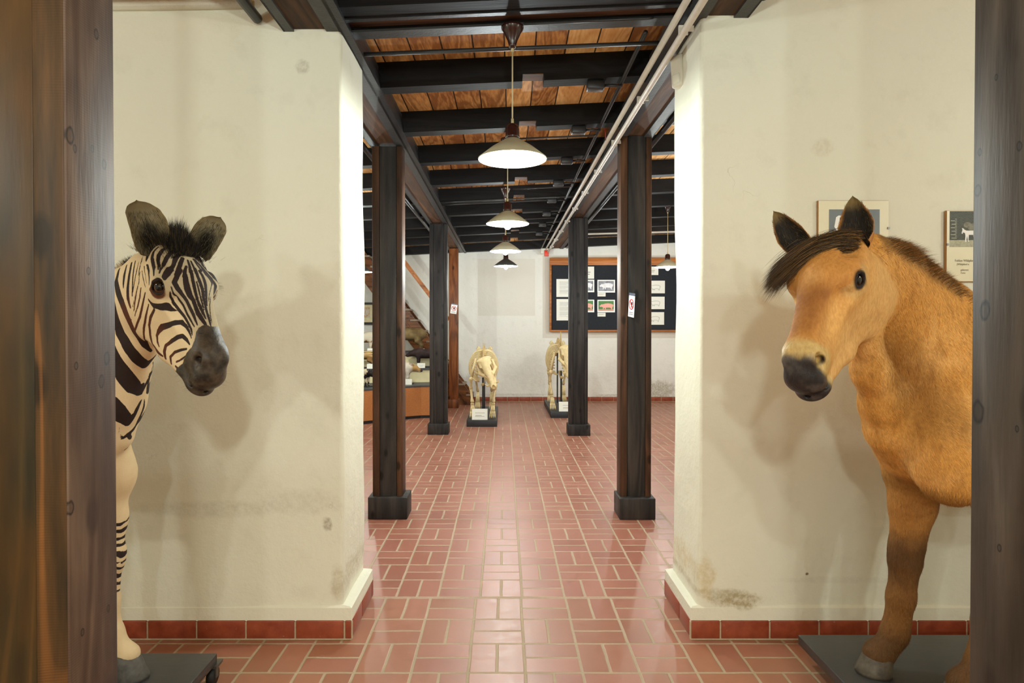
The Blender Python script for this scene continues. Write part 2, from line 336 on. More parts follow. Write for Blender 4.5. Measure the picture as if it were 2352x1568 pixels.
# slightly uneven plaster wall as a grid box
def wall(name, x0, x1, y0, y1, z0, z1, mat, amp=.004, step=.09, seed=1, bev=.02):
    """plaster wall with hand-trowelled unevenness and rounded vertical edges"""
    mb = MB(); r = np.random.default_rng(seed)
    ph = r.uniform(0, 6, 8)
    def dis(p):
        x, y, z = p
        return amp * (math.sin(3.1 * x + 2.3 * z + ph[0]) + .7 * math.sin(5.3 * z - 4.1 * x + ph[1] + 2 * y) + .5 * math.sin(9 * z + 7 * y + ph[2]) + .4 * math.sin(11 * x + ph[3]) + .4 * math.sin(13 * y + 3 * z + ph[4]))
    # rounded-rectangle loop in plan
    loop = []
    def arc(cx, cy, a0):
        for k in range(5):
            a = a0 + k * PI / 8; loop.append((cx + bev * math.cos(a), cy + bev * math.sin(a), math.cos(a), math.sin(a)))
    def line(xa, ya, xb, yb, nx, ny):
        n = max(1, int(math.hypot(xb - xa, yb - ya) / step))
        for k in range(1, n): f = k / n; loop.append((xa + (xb - xa) * f, ya + (yb - ya) * f, nx, ny))
    arc(x0 + bev, y0 + bev, PI); line(x0 + bev, y0, x1 - bev, y0, 0, -1); arc(x1 - bev, y0 + bev, 1.5 * PI)
    line(x1, y0 + bev, x1, y1 - bev, 1, 0); arc(x1 - bev, y1 - bev, 0); line(x1 - bev, y1, x0 + bev, y1, 0, 1)
    arc(x0 + bev, y1 - bev, PI / 2); line(x0, y1 - bev, x0, y0 + bev, -1, 0)
    n = len(loop); nz = max(2, int((z1 - z0) / step)); vs = []
    for j in range(nz + 1):
        z = z0 + (z1 - z0) * j / nz
        for (x, y, nx, ny) in loop:
            d = dis((x, y, z)); vs.append((x + nx * d, y + ny * d, z))
    fs = [(j * n + k, j * n + (k + 1) % n, (j + 1) * n + (k + 1) % n, (j + 1) * n + k) for j in range(nz) for k in range(n)]
    fs.append(tuple(nz * n + k for k in range(n)))
    mb.add(vs, fs, True)
    return struct(name, mb, mat)
wall('wall_front_left', -4.4, JL, WY0, WY1, 0, HT, M['plaster'], seed=3)
wall('wall_front_right', JR, 4.8, WY0, WY1, 0, HT, M['plaster'], seed=5)
wall('wall_back', -5.3, 5.7, FARY, FARY + .4, 0, 3.6, M['plaster_far'], seed=8, amp=.007, step=.14)
wall('wall_left', -5.3, -4.9, 3.2, 12.7, 0, 3.6, M['plaster_far'], seed=9, step=.3)
wall('wall_right', 5.3, 5.7, 3.2, 12.7, 0, 3.7, M['plaster_far'], seed=10, step=.3)
wall('wall_near_left', -4.8, -4.4, -4.4, 3.2, 0, 3.6, M['plaster'], seed=11, step=.3)
wall('wall_near_right', 4.8, 5.2, -4.4, 3.2, 0, 3.7, M['plaster'], seed=12, step=.3)
wall('wall_near_back', -4.8, 5.2, -4.6, -4.2, 0, 3.7, M['plaster'], seed=13, step=.3)
# plastered plinth under the walls (projects over the tiled skirting), and the tiles
def plinth(name, x0, x1, y0, y1, mat, jamb):
    """plaster foot: 14 mm proud on the front face, 42 mm proud inside the opening"""
    mb = MB(); prof = [(1, .088), (1, .150), (.75, .156), (.04, .160)]; pf = [(1, .088), (.8, .12), (.35, .150), (.02, .175)]
    loops = []
    for (d, z), (d2, z2) in zip(prof, pf):
        l, r_ = (.042 * d if jamb == 'l' else 0), (.042 * d if jamb == 'r' else 0)
        e = .014 * d2; loops.append([(x0 - l, y0 - e, z), (x1 + r_, y0 - e, z), (x1 + r_, y1 + e, z), (x0 - l, y1 + e, z)])
    vs = [p for l in loops for p in l]; k = len(prof)
    fs = [(i * 4 + j, i * 4 + (j + 1) % 4, (i + 1) * 4 + (j + 1) % 4, (i + 1) * 4 + j) for i in range(k - 1) for j in range(4)]
    fs.append((3, 2, 1, 0)); fs.append(((k - 1) * 4, (k - 1) * 4 + 1, (k - 1) * 4 + 2, (k - 1) * 4 + 3))
    mb.add(vs, fs, False); return struct(name, mb, mat)
plinth('trim_1', -4.4, JL, WY0, WY1, M['plaster'], 'r'); plinth('trim_2', JR, 4.8, WY0, WY1, M['plaster'], 'l')
TJ = [-4.4 + .238 * i for i in range(15)]
def tiles(name, runs):
    """runs: (x0,y0,x1,y1,joints...) skirting tiles along a line, with the outward side to the right of travel"""
    g = MB(); tt = MB()
    for (x0, y0, x1, y1, first, L, proud) in runs:
        d = Vector((x1 - x0, y1 - y0)); ln = d.length; d /= ln; nrm = Vector((d.y, -d.x))
        def q(s0, s1, z0, z1, p, mb, bev=0):
            a = Vector((x0, y0)) + d * s0; b = Vector((x0, y0)) + d * s1
            m = MB(); xs = sorted((a.x, b.x, a.x + nrm.x * p, b.x + nrm.x * p)); ys = sorted((a.y, b.y, a.y + nrm.y * p, b.y + nrm.y * p))
            mb.box(xs[0], xs[3], ys[0], ys[3], z0, z1, bev)
        q(0, ln, 0, .086, proud - .004, g)
        s0 = 0; s1 = first
        while s0 < ln:
            e = min(s1, ln); 
            if e - s0 > .02: q(s0 + .004, e - .004, .008, .092, proud, tt, .0025)
            s0 = s1; s1 += L
    o = struct(name, tt, M['redtile']); gg = g.build('grout', M['grout'], o)
    return o
PR = .045
tiles('baseboard_left', [(-4.3, WY0, JL + .045, WY0, .233, .236, .022), (JL, WY0 - .0, JL, WY1 + .02, .2, .236, PR)])
tiles('baseboard_right', [(JR - .045, WY0, 4.7, WY0, .143, .236, .022), (JR, WY1 + .02, JR, WY0 - .0, .3, .236, PR)])
tiles('baseboard_back', [(-4.8, FARY, 5.2, FARY, .12, .2375, .03)])
# ceiling boards (tilted with the joists)
def tilt_slab(x0, x1, y0, y1, zc, th):
    return MB().add([(x, y, cz(x, zc) + dz) for dz in (0, th) for y in (y0, y1) for x in (x0, x1)],
                    [(0, 2, 3, 1), (4, 5, 7, 6), (0, 1, 5, 4), (2, 6, 7, 3), (0, 4, 6, 2), (1, 3, 7, 5)])
struct('ceiling', tilt_slab(-5.3, 5.7, -4.6, 13, 1.635, .06), M['planks'])
# joists
NX0, NX1 = .115, .25
ORD = ['first', 'second', 'third', 'fourth', 'fifth', 'sixth', 'seventh', 'eighth', 'ninth', 'tenth']
def joist(y0, y1, xa, xb, label, notch=True):
    lo, hi = 1.477, 1.637
    P = [(xa, cz(xa, lo)), (xb, cz(xb, lo)), (xb, cz(xb, hi)), (xa, cz(xa, hi))]
    if notch: P[1:1] = [(NX0, cz(NX0, lo)), (NX0 + .002, cz(NX0, lo) + .045), (NX1 - .002, cz(NX1, lo) + .045), (NX1, cz(NX1, lo))]
    mb = MB().prism(P, y0, y1)
    o = mb.build('ceiling_joist', M['joist'])
    if notch:
        o2 = MB().box(NX0 + .004, NX1 - .004, y0 + .002, y1 - .002, cz(.18) + .042, cz(.18) + .047).build('notch_face', M['notch'], o)
    return tag(o, label, 'joist')
for k in range(9):
    y0 = 3.87 + .885 * k
    joist(y0, y0 + .11, -5.0, 5.4, 'black ceiling joist across the hall, ' + ORD[k] + ' one behind the doorway lintel')
joist(12.28, 12.42, -5.0, 5.4, 'black ceiling joist lying against the white back wall', False)
for k in range(8):
    y0 = 2.25 - .885 * k
    joist(y0, y0 + .11, -4.6, 5.0, 'black ceiling joist in the front room, ' + ORD[k] + ' one before the dividing wall', False) if k < 3 else None
# lintel bundle over the opening: black timber, brown timber, steel rails
xa, xb = JL - .1, JR + .1
def skew(xa, xb, y0, y1, lo, hi):
    return [(x, y, cz(x, z)) for z in (lo, hi) for y in (y0, y1) for x in (xa, xb)], [(0, 2, 3, 1), (4, 5, 7, 6), (0, 1, 5, 4), (2, 6, 7, 3), (0, 4, 6, 2), (1, 3, 7, 5)]
lint = empty('door_lintel', (0, 0, 0), 0, 'black timber and steel lintel bundle spanning the opening between the two cream walls', 'lintel')
MB().add(*skew(xa, xb, 2.90, 3.0, 1.477, 1.64)).build('front_timber', M['joist'], lint)
MB().add(*skew(xa, xb, 3.0, 3.03, 1.470, 1.49)).build('rail', M['steel'], lint)
MB().add(*skew(xa, xb, 3.03, 3.14, 1.50, 1.63)).build('brown_timber', M['corex'], lint)
MB().add(*skew(xa, xb, 3.14, 3.22, 1.475, 1.487)).add(*skew(xa, xb, 3.17, 3.18, 1.487, 1.63)).build('rail', M['steelg'], lint)
# long flitch beams: steel channel - timber - steel channel
def flitch(name, x0, z0a, z0b, xs, y0, y1, label, inner, kindm):
    """xs: offsets of [channel | timber | channel]; bottom z runs linearly z0a..z0b"""
    r = empty(name, (0, 0, 0), 0, label, 'beam')
    sl = (z0b - z0a) / (y1 - y0)
    def seg(xa, xb, lo, hi, nm, mat):
        vs = [(x, y, z0a + sl * (y - y0) + z) for z in (lo, hi) for y in (y0, y1) for x in (xa, xb)]
        return MB().add(vs, [(0, 2, 3, 1), (4, 5, 7, 6), (0, 1, 5, 4), (2, 6, 7, 3), (0, 4, 6, 2), (1, 3, 7, 5)])
    a, b, c, d = xs
    m = seg(a, b, 0, .012, '', 0); m2 = seg(a, a + .01, 0, .2, '', 0); m.add(m2.v, m2.f)
    m.build('steel_channel', kindm, r)
    seg(b, c, .012, .2, '', 0).build('timber_core', M['core'], r)
    m = seg(c, d, 0, .012, '', 0); m2 = seg(d - .01, d, 0, .2, '', 0); m.add(m2.v, m2.f)
    m.build('steel_channel', kindm, r)
    if inner:
        m = seg(inner[0], inner[1], inner[2], inner[2] + .012, '', 0); m2 = seg(inner[0], inner[0] + .01, inner[2], .15, '', 0); m.add(m2.v, m2.f)
        m.build('steel_rail', M['steel'], r)
    return r
flitch('ceiling_beam', 0, 2.872, 2.95, (-1.05, -1.0, -.845, -.775), -4.2, 12.2, 'long steel and brown timber ceiling beam carried by the left row of posts', (-.772, -.728, -.012), M['steelg'])
flitch('ceiling_beam', 0, 2.93, 3.02, (.90, .965, 1.095, 1.165), -4.2, 12.2, 'long steel and brown timber ceiling beam carried by the right row of posts', None, M['steelg'])
# ------------------------------------------------------------------ posts
def post(x0, x1, y0, y1, ztop, base, label, name='timber_post', mats=None, cheeks=(.055, .045), inset=.012, side=None):
    """x0..x1 front width; cheek boards left and right of a blackened core, block base"""
    xc = (x0 + x1) / 2; r = empty(name, (xc, y0, 0), 0, label, 'post'); w = (x1 - x0) / 2; d = y1 - y0
    mc, mm = mats or (M['post'], M['post_mid'])
    zb = base[4] if base else 0
    zb0 = zb - .003 if base else 0
    MB().box(-w, -w + cheeks[0], 0, d, zb0, ztop, .004).build('cheek_board', mc, r)
    MB().box(-w + cheeks[0] + .002, w - cheeks[1] - .002, -inset * .3 + .006, d - .004, zb0, ztop - .002, .003).build('core_timber', mm, r)
    MB().box(w - cheeks[1], w, 0, d, zb0, ztop, .004).build('cheek_board', mc, r)
    if side: MB().box(w - .006, w + .0035, .0015, d - .001, zb0, ztop, .002).build('side_board', side, r)
    if base:
        bx0, bx1, by0, by1, bz = base
        b = MB().box(bx0 - xc, bx1 - xc, by0 - y0, by1 - y0, 0, bz, .006).build('base_block', mm, r)
    return r
post(-1.028, -.793, 4.87, 5.02, 2.908, (-1.058, -.752, 4.83, 5.06, .172), 'dark stained timber post on a block base, nearest on the left beyond the opening')
post(.915, 1.158, 4.88, 5.03, 2.995, (.90, 1.18, 4.82, 5.07, .165), 'dark stained timber post with a tilted sticker, nearest on the right beyond the opening')
post(-1.034, -.79, 8.67, 8.82, 2.928, (-1.058, -.768, 8.63, 8.86, .15), 'blackened timber post in front of the pig display stand', mats=(M['post_mid'], M['post_mid']))
post(.905, 1.163, 8.60, 8.75, 2.998, (.885, 1.192, 8.54, 8.79, .15), 'blackened timber post standing before the notice board and the right skeleton', mats=(M['post_mid'], M['post_mid']))
# reddish post at the foot of the stairs
r = empty('timber_post', (-.93, 11.5, 0), 0, 'slim reddish brown timber post beside the foot of the stairs', 'post')
MB().box(-.085, .085, 0, .17, .155, 2.944, .006).build('shaft', M['brownpost'], r)
MB().box(-.16, .1, -.06, .2, 0, .158, .006).build('base_block', M['brownpost'], r)
# foreground posts framing the view
post(-1.03, -.79, 1.122, 1.262, 2.88, None, 'large dark timber post with orange worn grain, at the left edge before the zebra', mats=(M['fore_front'], M['fore_core']), cheeks=(.055, .058), inset=.0, side=M['fore'])
post(.937, 1.18, 1.11, 1.247, 2.94, None, 'large grey brown timber post at the right edge, hiding the hindquarters of the horse', mats=(M['fore_right'], M['fore_right']), cheeks=(.055, .058), inset=.0)
# ------------------------------------------------------------------ pipes
def pipe(name, pts, r, mat, label, cat='pipe', n=12):
    return tag(MB().tube(pts, r, n).build(name, mat), label, cat)
pipe('conduit_pipe', [(-1.165, -1, 2.955), (-1.165, 2.96, 2.955)], .024, M['blackpipe'], 'black round pipe end stopping at the cream wall left of the left beam')
pipe('conduit_pipe', [(1.235, -1, 3.075), (1.235, 3.0, 3.075)], .024, M['blackpipe'], 'black round pipe end stopping at the cream wall right of the right beam')
pipe('conduit_pipe', [at(836, 125, 3.25), at(1522, 98, 3.25)], .011, M['blackpipe'], 'thin black rod crossing just behind the lintel above the first lamp cord')
def run(px0, py0, y0, px1, py1, y1): return [at(px0, py0, y0), at(px1, py1, y1)]
# white conduits along the right beam
A = (.815, 1.452); B = (.862, 1.405)
ca = tag(MB().tube([(A[0], -2, 1.5 + A[1] - .02), (A[0], 2.72, 1.5 + A[1]), ], .0165).build('conduit_pipe', M['whitepipe']), 'white conduit with a break showing red cable, front section beside the right beam', 'pipe')
MB().tube([(A[0], 2.7, 1.5 + A[1]), (A[0], 2.8, 1.5 + A[1])], .008).build('cable', plain('red_cable', rgb(190, 40, 25), .5), ca)
pipe('conduit_pipe', [(A[0], 2.77, 1.5 + A[1]), (A[0], 12.0, 1.5 + A[1] + .045)], .0165, M['whitepipe'], 'inner white conduit running the length of the hall along the right beam')
cb_ = pipe('conduit_pipe', [(B[0], -2, 1.5 + B[1] - .02), (B[0], 12.1, 1.5 + B[1] + .05)], .0175, M['whitepipe'], 'outer white conduit clipped under the right beam edge')
for k in range(10):
    y = 3.0 + .93 * k
    m = MB(); z = 1.5 + B[1] + .05 * (y + 2) / 14
    m.box(B[0] - .022, B[0] + .022, y, y + .012, z - .022, z + .022); m.box(B[0] + .02, B[0] + .05, y, y + .012, z - .004, z + .02)
    m.tube([(B[0] + .03, y - .01, z + .01), (B[0] + .03, y + .03, z + .01)], .006, 8)
    m.build('pipe_clip', M['whitepipe'], cb_)
# dark cable pipe under joists with boxes
dk = pipe('cable_pipe', [(.745, 3.285, 3.045), (.745, 12.2, 3.04)], .0125, M['blackpipe'], 'thin black cable pipe with junction boxes running under the joists')
for k in range(8):
    y = 3.93 + .885 * k
    z = cz(.6) - .02
    m = MB().box(.52, .63, y - .035, y + .035, z - .035, z + .02, .008)
    m.tube([(.63, y, z - .005), (.745, y, z - .005)], .010, 8)
    m.build('junction_box', M['blackpipe'], dk)
for k in (0, 2, 4, 6):
    y = (3.12, 0, 5.02, 0, 6.85, 0, 8.8)[k]; z = 3.0
    MB().tube([(.745, y, 3.04), (.72, y, 3.035), (.10, y, cz(.1) - .008)], .0075, 8).build('branch_cable', M['blackpipe'], dk)
pipe('conduit_pipe', [(-.78, 7.36, cz(-.78) - .012), (.72, 7.36, cz(.72) - .012)], .008, M['steelg'], 'grey conduit crossing under the fifth joist, nearer of the pair')
pipe('conduit_pipe', [(-.78, 7.52, cz(-.78) - .012), (.72, 7.52, cz(.72) - .012)], .008, M['steelg'], 'grey conduit crossing under the fifth joist, farther of the pair')
pipe('conduit_pipe', [(1.24, 3.4, 3.02), (1.24, 12.2, 3.05)], .024, M['blackpipe'], 'black pipe along the right side of the right beam in the hall')
pipe('conduit_pipe', [(-1.13, 3.4, 2.94), (-1.13, 12.2, 2.99)], .024, M['blackpipe'], 'black pipe along the left side of the left beam in the hall')
pipe('conduit_pipe', [(1.2, 9.75, 2.945), (5.2, 9.75, 3.05)], .014, M['whitepipe'], 'white conduit crossing the right aisle under the joists')
rc = [(.79, 4.86, 3.04), (.792, 4.86, 2.99), (.795, 4.87, 2.965), (.80, 4.88, 2.955)]
pipe('loose_cable', rc, .0035, plain('red_cable_b', rgb(170, 50, 40), .5), 'short red cable hanging in a loop beside the white conduits', 'cable', 8)
# white pipe across top of the left wall
pipe('conduit_pipe', [(-4.2, 2.968, 2.985), (-1.2, 2.968, 3.03)], .022, M['plaster'], 'cream painted pipe running along the top of the left wall')
# wall sensor
s_ = empty('motion_sensor', Vector((.918, 3.30, 2.845)), 0, 'small white motion sensor box high on the right jamb of the opening', 'sensor')
s_.rotation_euler = (0, math.radians(-4), math.radians(-48))
wp = plain('white_sensor_plastic', rgb(214, 208, 190), .4, var=.02)
MB().box(-.032, .036, -.02, .03, -.085, .085, .01).build('housing', wp, s_)
MB().box(-.024, .022, -.027, -.015, -.07, -.015, .011).build('lens', plain('sensor_lens', rgb(226, 222, 206), .25, var=.01), s_)
tb = empty('alarm_box', at(1252, 574, 12.4), 0, 'small white alarm box with a red light high on the back wall', 'alarm')
MB().box(-.09, .06, -.05, .06, -.08, .13, .01).build('housing', wp, tb)
MB().box(-.02, .07, -.07, -.02, -.13, -.01, .008).build('red_light', plain('red_alarm_plastic', rgb(225, 60, 35), .4), tb)
# ------------------------------------------------------------------ pendant lamps
M['enamel_out'] = plain('beige_lamp_enamel', rgb(176, 168, 140), .4, var=.02)
M['enamel_dark'] = plain('dark_lamp_enamel', rgb(70, 72, 70), .4, var=.02)
t = NT('white_lamp_enamel'); t.set(rgb(245, 242, 230), .45); M['enamel_in'] = t.m
M['bakelite'] = plain('brown_bakelite', rgb(52, 26, 20), .2, var=.05)
M['cord'] = plain('cream_cord', rgb(196, 180, 138), .5, var=.02)
def bulb_mat(name, c, e):
    t = NT(name); t.set(c, .3); t.b.inputs['Emission Color'].default_value = c; t.b.inputs['Emission Strength'].default_value = e; return t.m
WARM = (.90, 1, .95, 1); COOL = (.86, .96, 1, 1); NEU = (.88, .97, 1, 1)
M['bulb'] = bulb_mat('warm_bulb', (1, .9, .62, 1), 60); M['bulb_cool'] = bulb_mat('cool_bulb', COOL, 110)
def lamp(x, y, zrim, ztop, label, bulb, outer=None, R=.172, power=38, col=WARM, long_bulb=0):
    r = empty('pendant_lamp', (x, y, zrim), 0, label, 'lamp')
    h = .105
    prof = [(R, 0), (R + .002, .004), (R * .62, h * .55), (.045, h * .92), (.032, h), (.0, h)]
    mb = MB().lathe(prof, n=48)
    mb.build('shade', outer or M['enamel_out'], r)
    MB().lathe([(R - .0015, .001), (R * .61, h * .52), (.043, h * .88), (.0, h * .93)], n=48).build('shade_lining', M['enamel_in'], r)
    MB().lathe([(.0, h - .01), (.036, h), (.037, h + .012), (.034, h + .02), (.034, h + .05), (.026, h + .07), (.012, h + .076), (0, h + .078)], n=24).build('socket', M['bakelite'], r)
    MB().lathe([(.007, h + .07), (.007, h + .1), (.0, h + .1)], n=12).tube([(0, 0, h + .1), (0, 0, ztop - zrim - .09)], .0038, 8).lathe([(.007, ztop - zrim - .13), (.007, ztop - zrim - .1)], n=12).build('cord', M['cord'], r)
    zt = ztop - zrim
    MB().lathe([(0, zt - .112), (.017, zt - .11), (.019, zt - .095), (.026, zt - .07), (.044, zt - .03), (.056, zt - .012), (.057, zt - .002), (.04, zt), (0, zt)], n=24).build('ceiling_rose', M['bakelite'], r)
    bl = MB().ell((0, 0, .012 - long_bulb), (.031, .031, .036), n=20).lathe([(.014, .03 - long_bulb * .5), (.014, .09)], n=16).build('bulb', bulb, r)
    ld = bpy.data.lights.new('lamp_light', 'POINT'); ld.energy = power; ld.color = col[:3]; ld.shadow_soft_size = .034
    lo = bpy.data.objects.new('lamp_light', ld); COL.objects.link(lo); lo.parent = r; lo.location = (0, 0, -.062 - long_bulb)
    return r
PW0 = 34
lamp(at(1177, 367, 3.15).x, 3.15, 2.342, 3.01, 'white enamel pendant lamp with a warm bulb, nearest one in the opening', M['bulb'], power=PW0, long_bulb=.015)
lamp(at(1166, 515, 5.02).x, 5.02, 2.325, 3.01, 'pendant lamp with a cool white bulb, second along the aisle', M['bulb_cool'], power=PW0 * 1.5, col=COOL, long_bulb=.02)
lamp(at(1161, 577, 6.85).x, 6.85, 2.325, 3.02, 'pendant lamp with a warm bulb, third along the aisle', M['bulb'], power=PW0, long_bulb=.015)
lamp(at(1162, 610, 8.8).x, 8.8, 2.352, 3.02, 'pendant lamp with a dark outer shade, farthest along the aisle', M['bulb'], M['enamel_dark'], power=PW0, col=NEU, long_bulb=.02)
lamp(2.235, 8.5, 2.31, 3.17, 'pendant lamp hanging before the notice board in the right aisle', M['bulb'], power=PW0, long_bulb=.02)
lamp(-2.2, 9.6, 2.34, 3.1, 'dark shaded pendant lamp hanging above the pig display in the left aisle', M['bulb'], M['enamel_dark'], power=PW0 * 1.2, long_bulb=.015)
# further lamps of the same rows that stand outside the frame: light only
def pt(x, y, z, p, col=WARM, r=.05):
    ld = bpy.data.lights.new('room_lamp', 'POINT'); ld.energy = p; ld.color = col[:3]; ld.shadow_soft_size = r
    lo = bpy.data.objects.new('room_lamp', ld); COL.objects.link(lo); lo.location = (x, y, z); return lo
for (x, y, p) in [(-2.2, 5.0, 18), (-2.2, 7.2, 18), (2.25, 5.0, 18), (2.25, 6.8, 18), (3.9, 9.5, 18), (2.25, 10.8, 16), (-.05, 10.9, 10)]:
    pt(x, y, 2.3, p * 1.9, NEU)
for (x, y, p, c) in [(-2.2, -.6, 21, WARM), (-2.2, -2.4, 21, WARM), (2.25, -.6, 21, WARM), (2.25, -2.4, 21, WARM), (.03, -.75, 34, WARM), (.03, -2.6, 34, NEU), (-2.9, 1.6, 8, WARM), (3.0, 1.6, 8, WARM)]:
    pt(x, y, 2.35, p * 1.9, c, .07)
w = bpy.data.worlds.new('world'); scene.world = w; w.use_nodes = True; w.node_tree.nodes['Background'].inputs[0].default_value = (1, .93, .82, 1); w.node_tree.nodes['Background'].inputs[1].default_value = .0
scene.view_settings.view_transform = 'Standard'; scene.view_settings.look = 'None'; scene.view_settings.exposure = 0.53; scene.view_settings.gamma = 1
scene.view_settings.use_curve_mapping = False
scene.cycles.max_bounces = 10; scene.cycles.diffuse_bounces = 6
# ------------------------------------------------------------------ sculpting by smooth union of solids
class Sculpt:
    """signed-distance sculpting on a (non-uniform) grid, meshed with surface nets"""
    def __init__(s, xs, ys, zs):
        s.xs, s.ys, s.zs = [np.asarray(a, np.float32) for a in (xs, ys, zs)]
        s.F = np.full((len(s.xs), len(s.ys), len(s.zs)), .3, np.float32)
    def _win(s, lo, hi):
        sl = []
        for a, l, h in zip((s.xs, s.ys, s.zs), lo, hi):
            i = max(int(np.searchsorted(a, l)) - 1, 0); j = min(int(np.searchsorted(a, h)) + 1, len(a)); sl.append(slice(i, max(j, i)))
        return tuple(sl)
    def _apply(s, lo, hi, fn, k, op):
        pad = k * 1.2 + .012
        w = s._win(np.array(lo) - pad, np.array(hi) + pad)
        X = s.xs[w[0]][:, None, None]; Y = s.ys[w[1]][None, :, None]; Z = s.zs[w[2]][None, None, :]
        if 0 in (X.size, Y.size, Z.size): return
        d = fn(X, Y, Z); f = s.F[w]
        if op == 'add': h = np.maximum(k - np.abs(f - d), 0) / k; s.F[w] = np.minimum(f, d) - h * h * k * .25
        else: h = np.maximum(k - np.abs(f + d), 0) / k; s.F[w] = np.maximum(f, -d) + h * h * k * .25
    def ell(s, c, r, R=None, k=.03, op='add'):
        c = np.array(c, float); r = np.array(r, float); R = np.eye(3) if R is None else np.array(R, float)
        ext = np.sqrt(((R * r[None, :]) ** 2).sum(1))
        def fn(X, Y, Z):
            x, y, z = X - c[0], Y - c[1], Z - c[2]
            k0 = 0; k1 = 0
            for i in range(3):
                q = x * R[0, i] + y * R[1, i] + z * R[2, i]; a = (q / r[i]) ** 2; k0 = k0 + a; k1 = k1 + a / r[i] ** 2
            k0 = np.sqrt(k0); k1 = np.sqrt(k1) + 1e-9
            return k0 * (k0 - 1) / k1
        s._apply(c - ext, c + ext, fn, k, op)
    def cone(s, a, b, ra, rb, k=.03, op='add', flat=None, fl=1.0):
        """tapered capsule a->b; optional flattening: distances along unit vector `flat` are divided by fl (fl<1 thinner)"""
        a = np.array(a, float); b = np.array(b, float); ab = b - a; L2 = (ab @ ab) + 1e-12
        m = max(ra, rb) * max(1, fl)
        fv = None if flat is None else np.array(flat, float) / np.linalg.norm(flat)
        def fn(X, Y, Z):
            x, y, z = X - a[0], Y - a[1], Z - a[2]
            t = np.clip((x * ab[0] + y * ab[1] + z * ab[2]) / L2, 0, 1)
            x = x - t * ab[0]; y = y - t * ab[1]; z = z - t * ab[2]; r = ra + (rb - ra) * t
            d2 = x * x + y * y + z * z
            if fv is None: return np.sqrt(d2) - r
            q = x * fv[0] + y * fv[1] + z * fv[2]
            dd = np.sqrt(np.maximum(d2 + q * q * (1 / fl ** 2 - 1), 1e-12))
            return (dd - r) * (min(1, fl) if fl > 1 else .5 + .5 * fl)
        s._apply(np.minimum(a, b) - m, np.maximum(a, b) + m, fn, k, op)
    def chain(s, pts, rs, k=.03, flat=None, fls=None, op='add'):
        for i in range(len(pts) - 1):
            s.cone(pts[i], pts[i + 1], rs[i], rs[i + 1], k, op, flat, 1.0 if fls is None else (fls[i] + fls[i + 1]) / 2)
    def smooth(s, it=1):
        for _ in range(it):
            for ax in range(3):
                f = s.F; g = f.copy(); n = f.shape[ax]
                sl = lambda a, b: tuple(slice(a, b) if i == ax else slice(None) for i in range(3))
                g[sl(1, n - 1)] = f[sl(1, n - 1)] * .5 + (f[sl(0, n - 2)] + f[sl(2, n)]) * .25; s.F = g
    def mesh(s):
        F = s.F; nx, ny, nz = F.shape; ins = F < 0
        c = np.zeros((nx - 1, ny - 1, nz - 1), np.int8)
        for i in (0, 1):
            for j in (0, 1):
                for k in (0, 1): c += ins[i:nx - 1 + i, j:ny - 1 + j, k:nz - 1 + k]
        act = (c > 0) & (c < 8); idx = -np.ones(act.shape, np.int64); I = np.argwhere(act); idx[act] = np.arange(len(I))
        P = np.zeros((len(I), 3)); W = np.zeros(len(I)); g = (s.xs, s.ys, s.zs)
        offs = [(i, j, k) for i in (0, 1) for j in (0, 1) for k in (0, 1)]
        for o in offs:
            for ax in range(3):
                if o[ax]: continue
                o2 = list(o); o2[ax] = 1
                A = I + o; B = I + o2
                fa = F[A[:, 0], A[:, 1], A[:, 2]]; fb = F[B[:, 0], B[:, 1], B[:, 2]]
                m = (fa < 0) != (fb < 0); t = np.where(m, fa / np.where(m, fa - fb, 1), 0)
                for q in range(3):
                    ca = g[q][A[:, q]]; cb = g[q][B[:, q]]; P[:, q] += np.where(m, ca + (cb - ca) * t, 0)
                W += m
        P /= W[:, None]
        quads = []
        for ax in range(3):
            u, v = [(1, 2), (2, 0), (0, 1)][ax]
            n = [nx, ny, nz]
            sa = [slice(1, n[q] - 1) for q in range(3)]; sa[ax] = slice(0, n[ax] - 1); sb = list(sa); sb[ax] = slice(1, n[ax])
            A = ins[tuple(sa)]; B = ins[tuple(sb)]; base = np.array([1, 1, 1]); base[ax] = 0
            for cond, flip in ((A & ~B, False), (~A & B, True)):
                E = np.argwhere(cond) + base
                if len(E) == 0: continue
                def cell(du, dv):
                    q = E.copy(); q[:, u] -= du; q[:, v] -= dv; return idx[q[:, 0], q[:, 1], q[:, 2]]
                qd = np.stack([cell(0, 0), cell(1, 0), cell(1, 1), cell(0, 1)], 1)
                quads.append(qd[:, ::-1] if flip else qd)
        return P, np.concatenate(quads)
def np_mesh(name, P, Q, mats, parent=None, smooth=True):
    me = bpy.data.meshes.new(name); me.vertices.add(len(P)); me.vertices.foreach_set('co', np.asarray(P, np.float32).ravel())
    k = Q.shape[1]
    me.loops.add(Q.size); me.loops.foreach_set('vertex_index', Q.ravel().astype(np.int32)); me.polygons.add(len(Q))
    me.polygons.foreach_set('loop_start', np.arange(0, Q.size, k, dtype=np.int32)); me.polygons.foreach_set('loop_total', np.full(len(Q), k, np.int32))
    me.polygons.foreach_set('use_smooth', np.full(len(Q), smooth))
    for m in mats: me.materials.append(m)
    me.update(calc_edges=True)
    o = bpy.data.objects.new(name, me); COL.objects.link(o)
    if parent: o.parent = parent
    return o
def verts_of(o):
    n = len(o.data.vertices); P = np.empty(n * 3, np.float32); o.data.vertices.foreach_get('co', P); N = np.empty(n * 3, np.float32)
    o.data.vertices.foreach_get('normal', N); return P.reshape(-1, 3).astype(float), N.reshape(-1, 3).astype(float)
def attr(o, name, vals, typ='FLOAT'):
    a = o.data.attributes.new(name, typ, 'POINT'); a.data.foreach_set('value' if typ == 'FLOAT' else 'color', np.asarray(vals, np.float32).ravel())
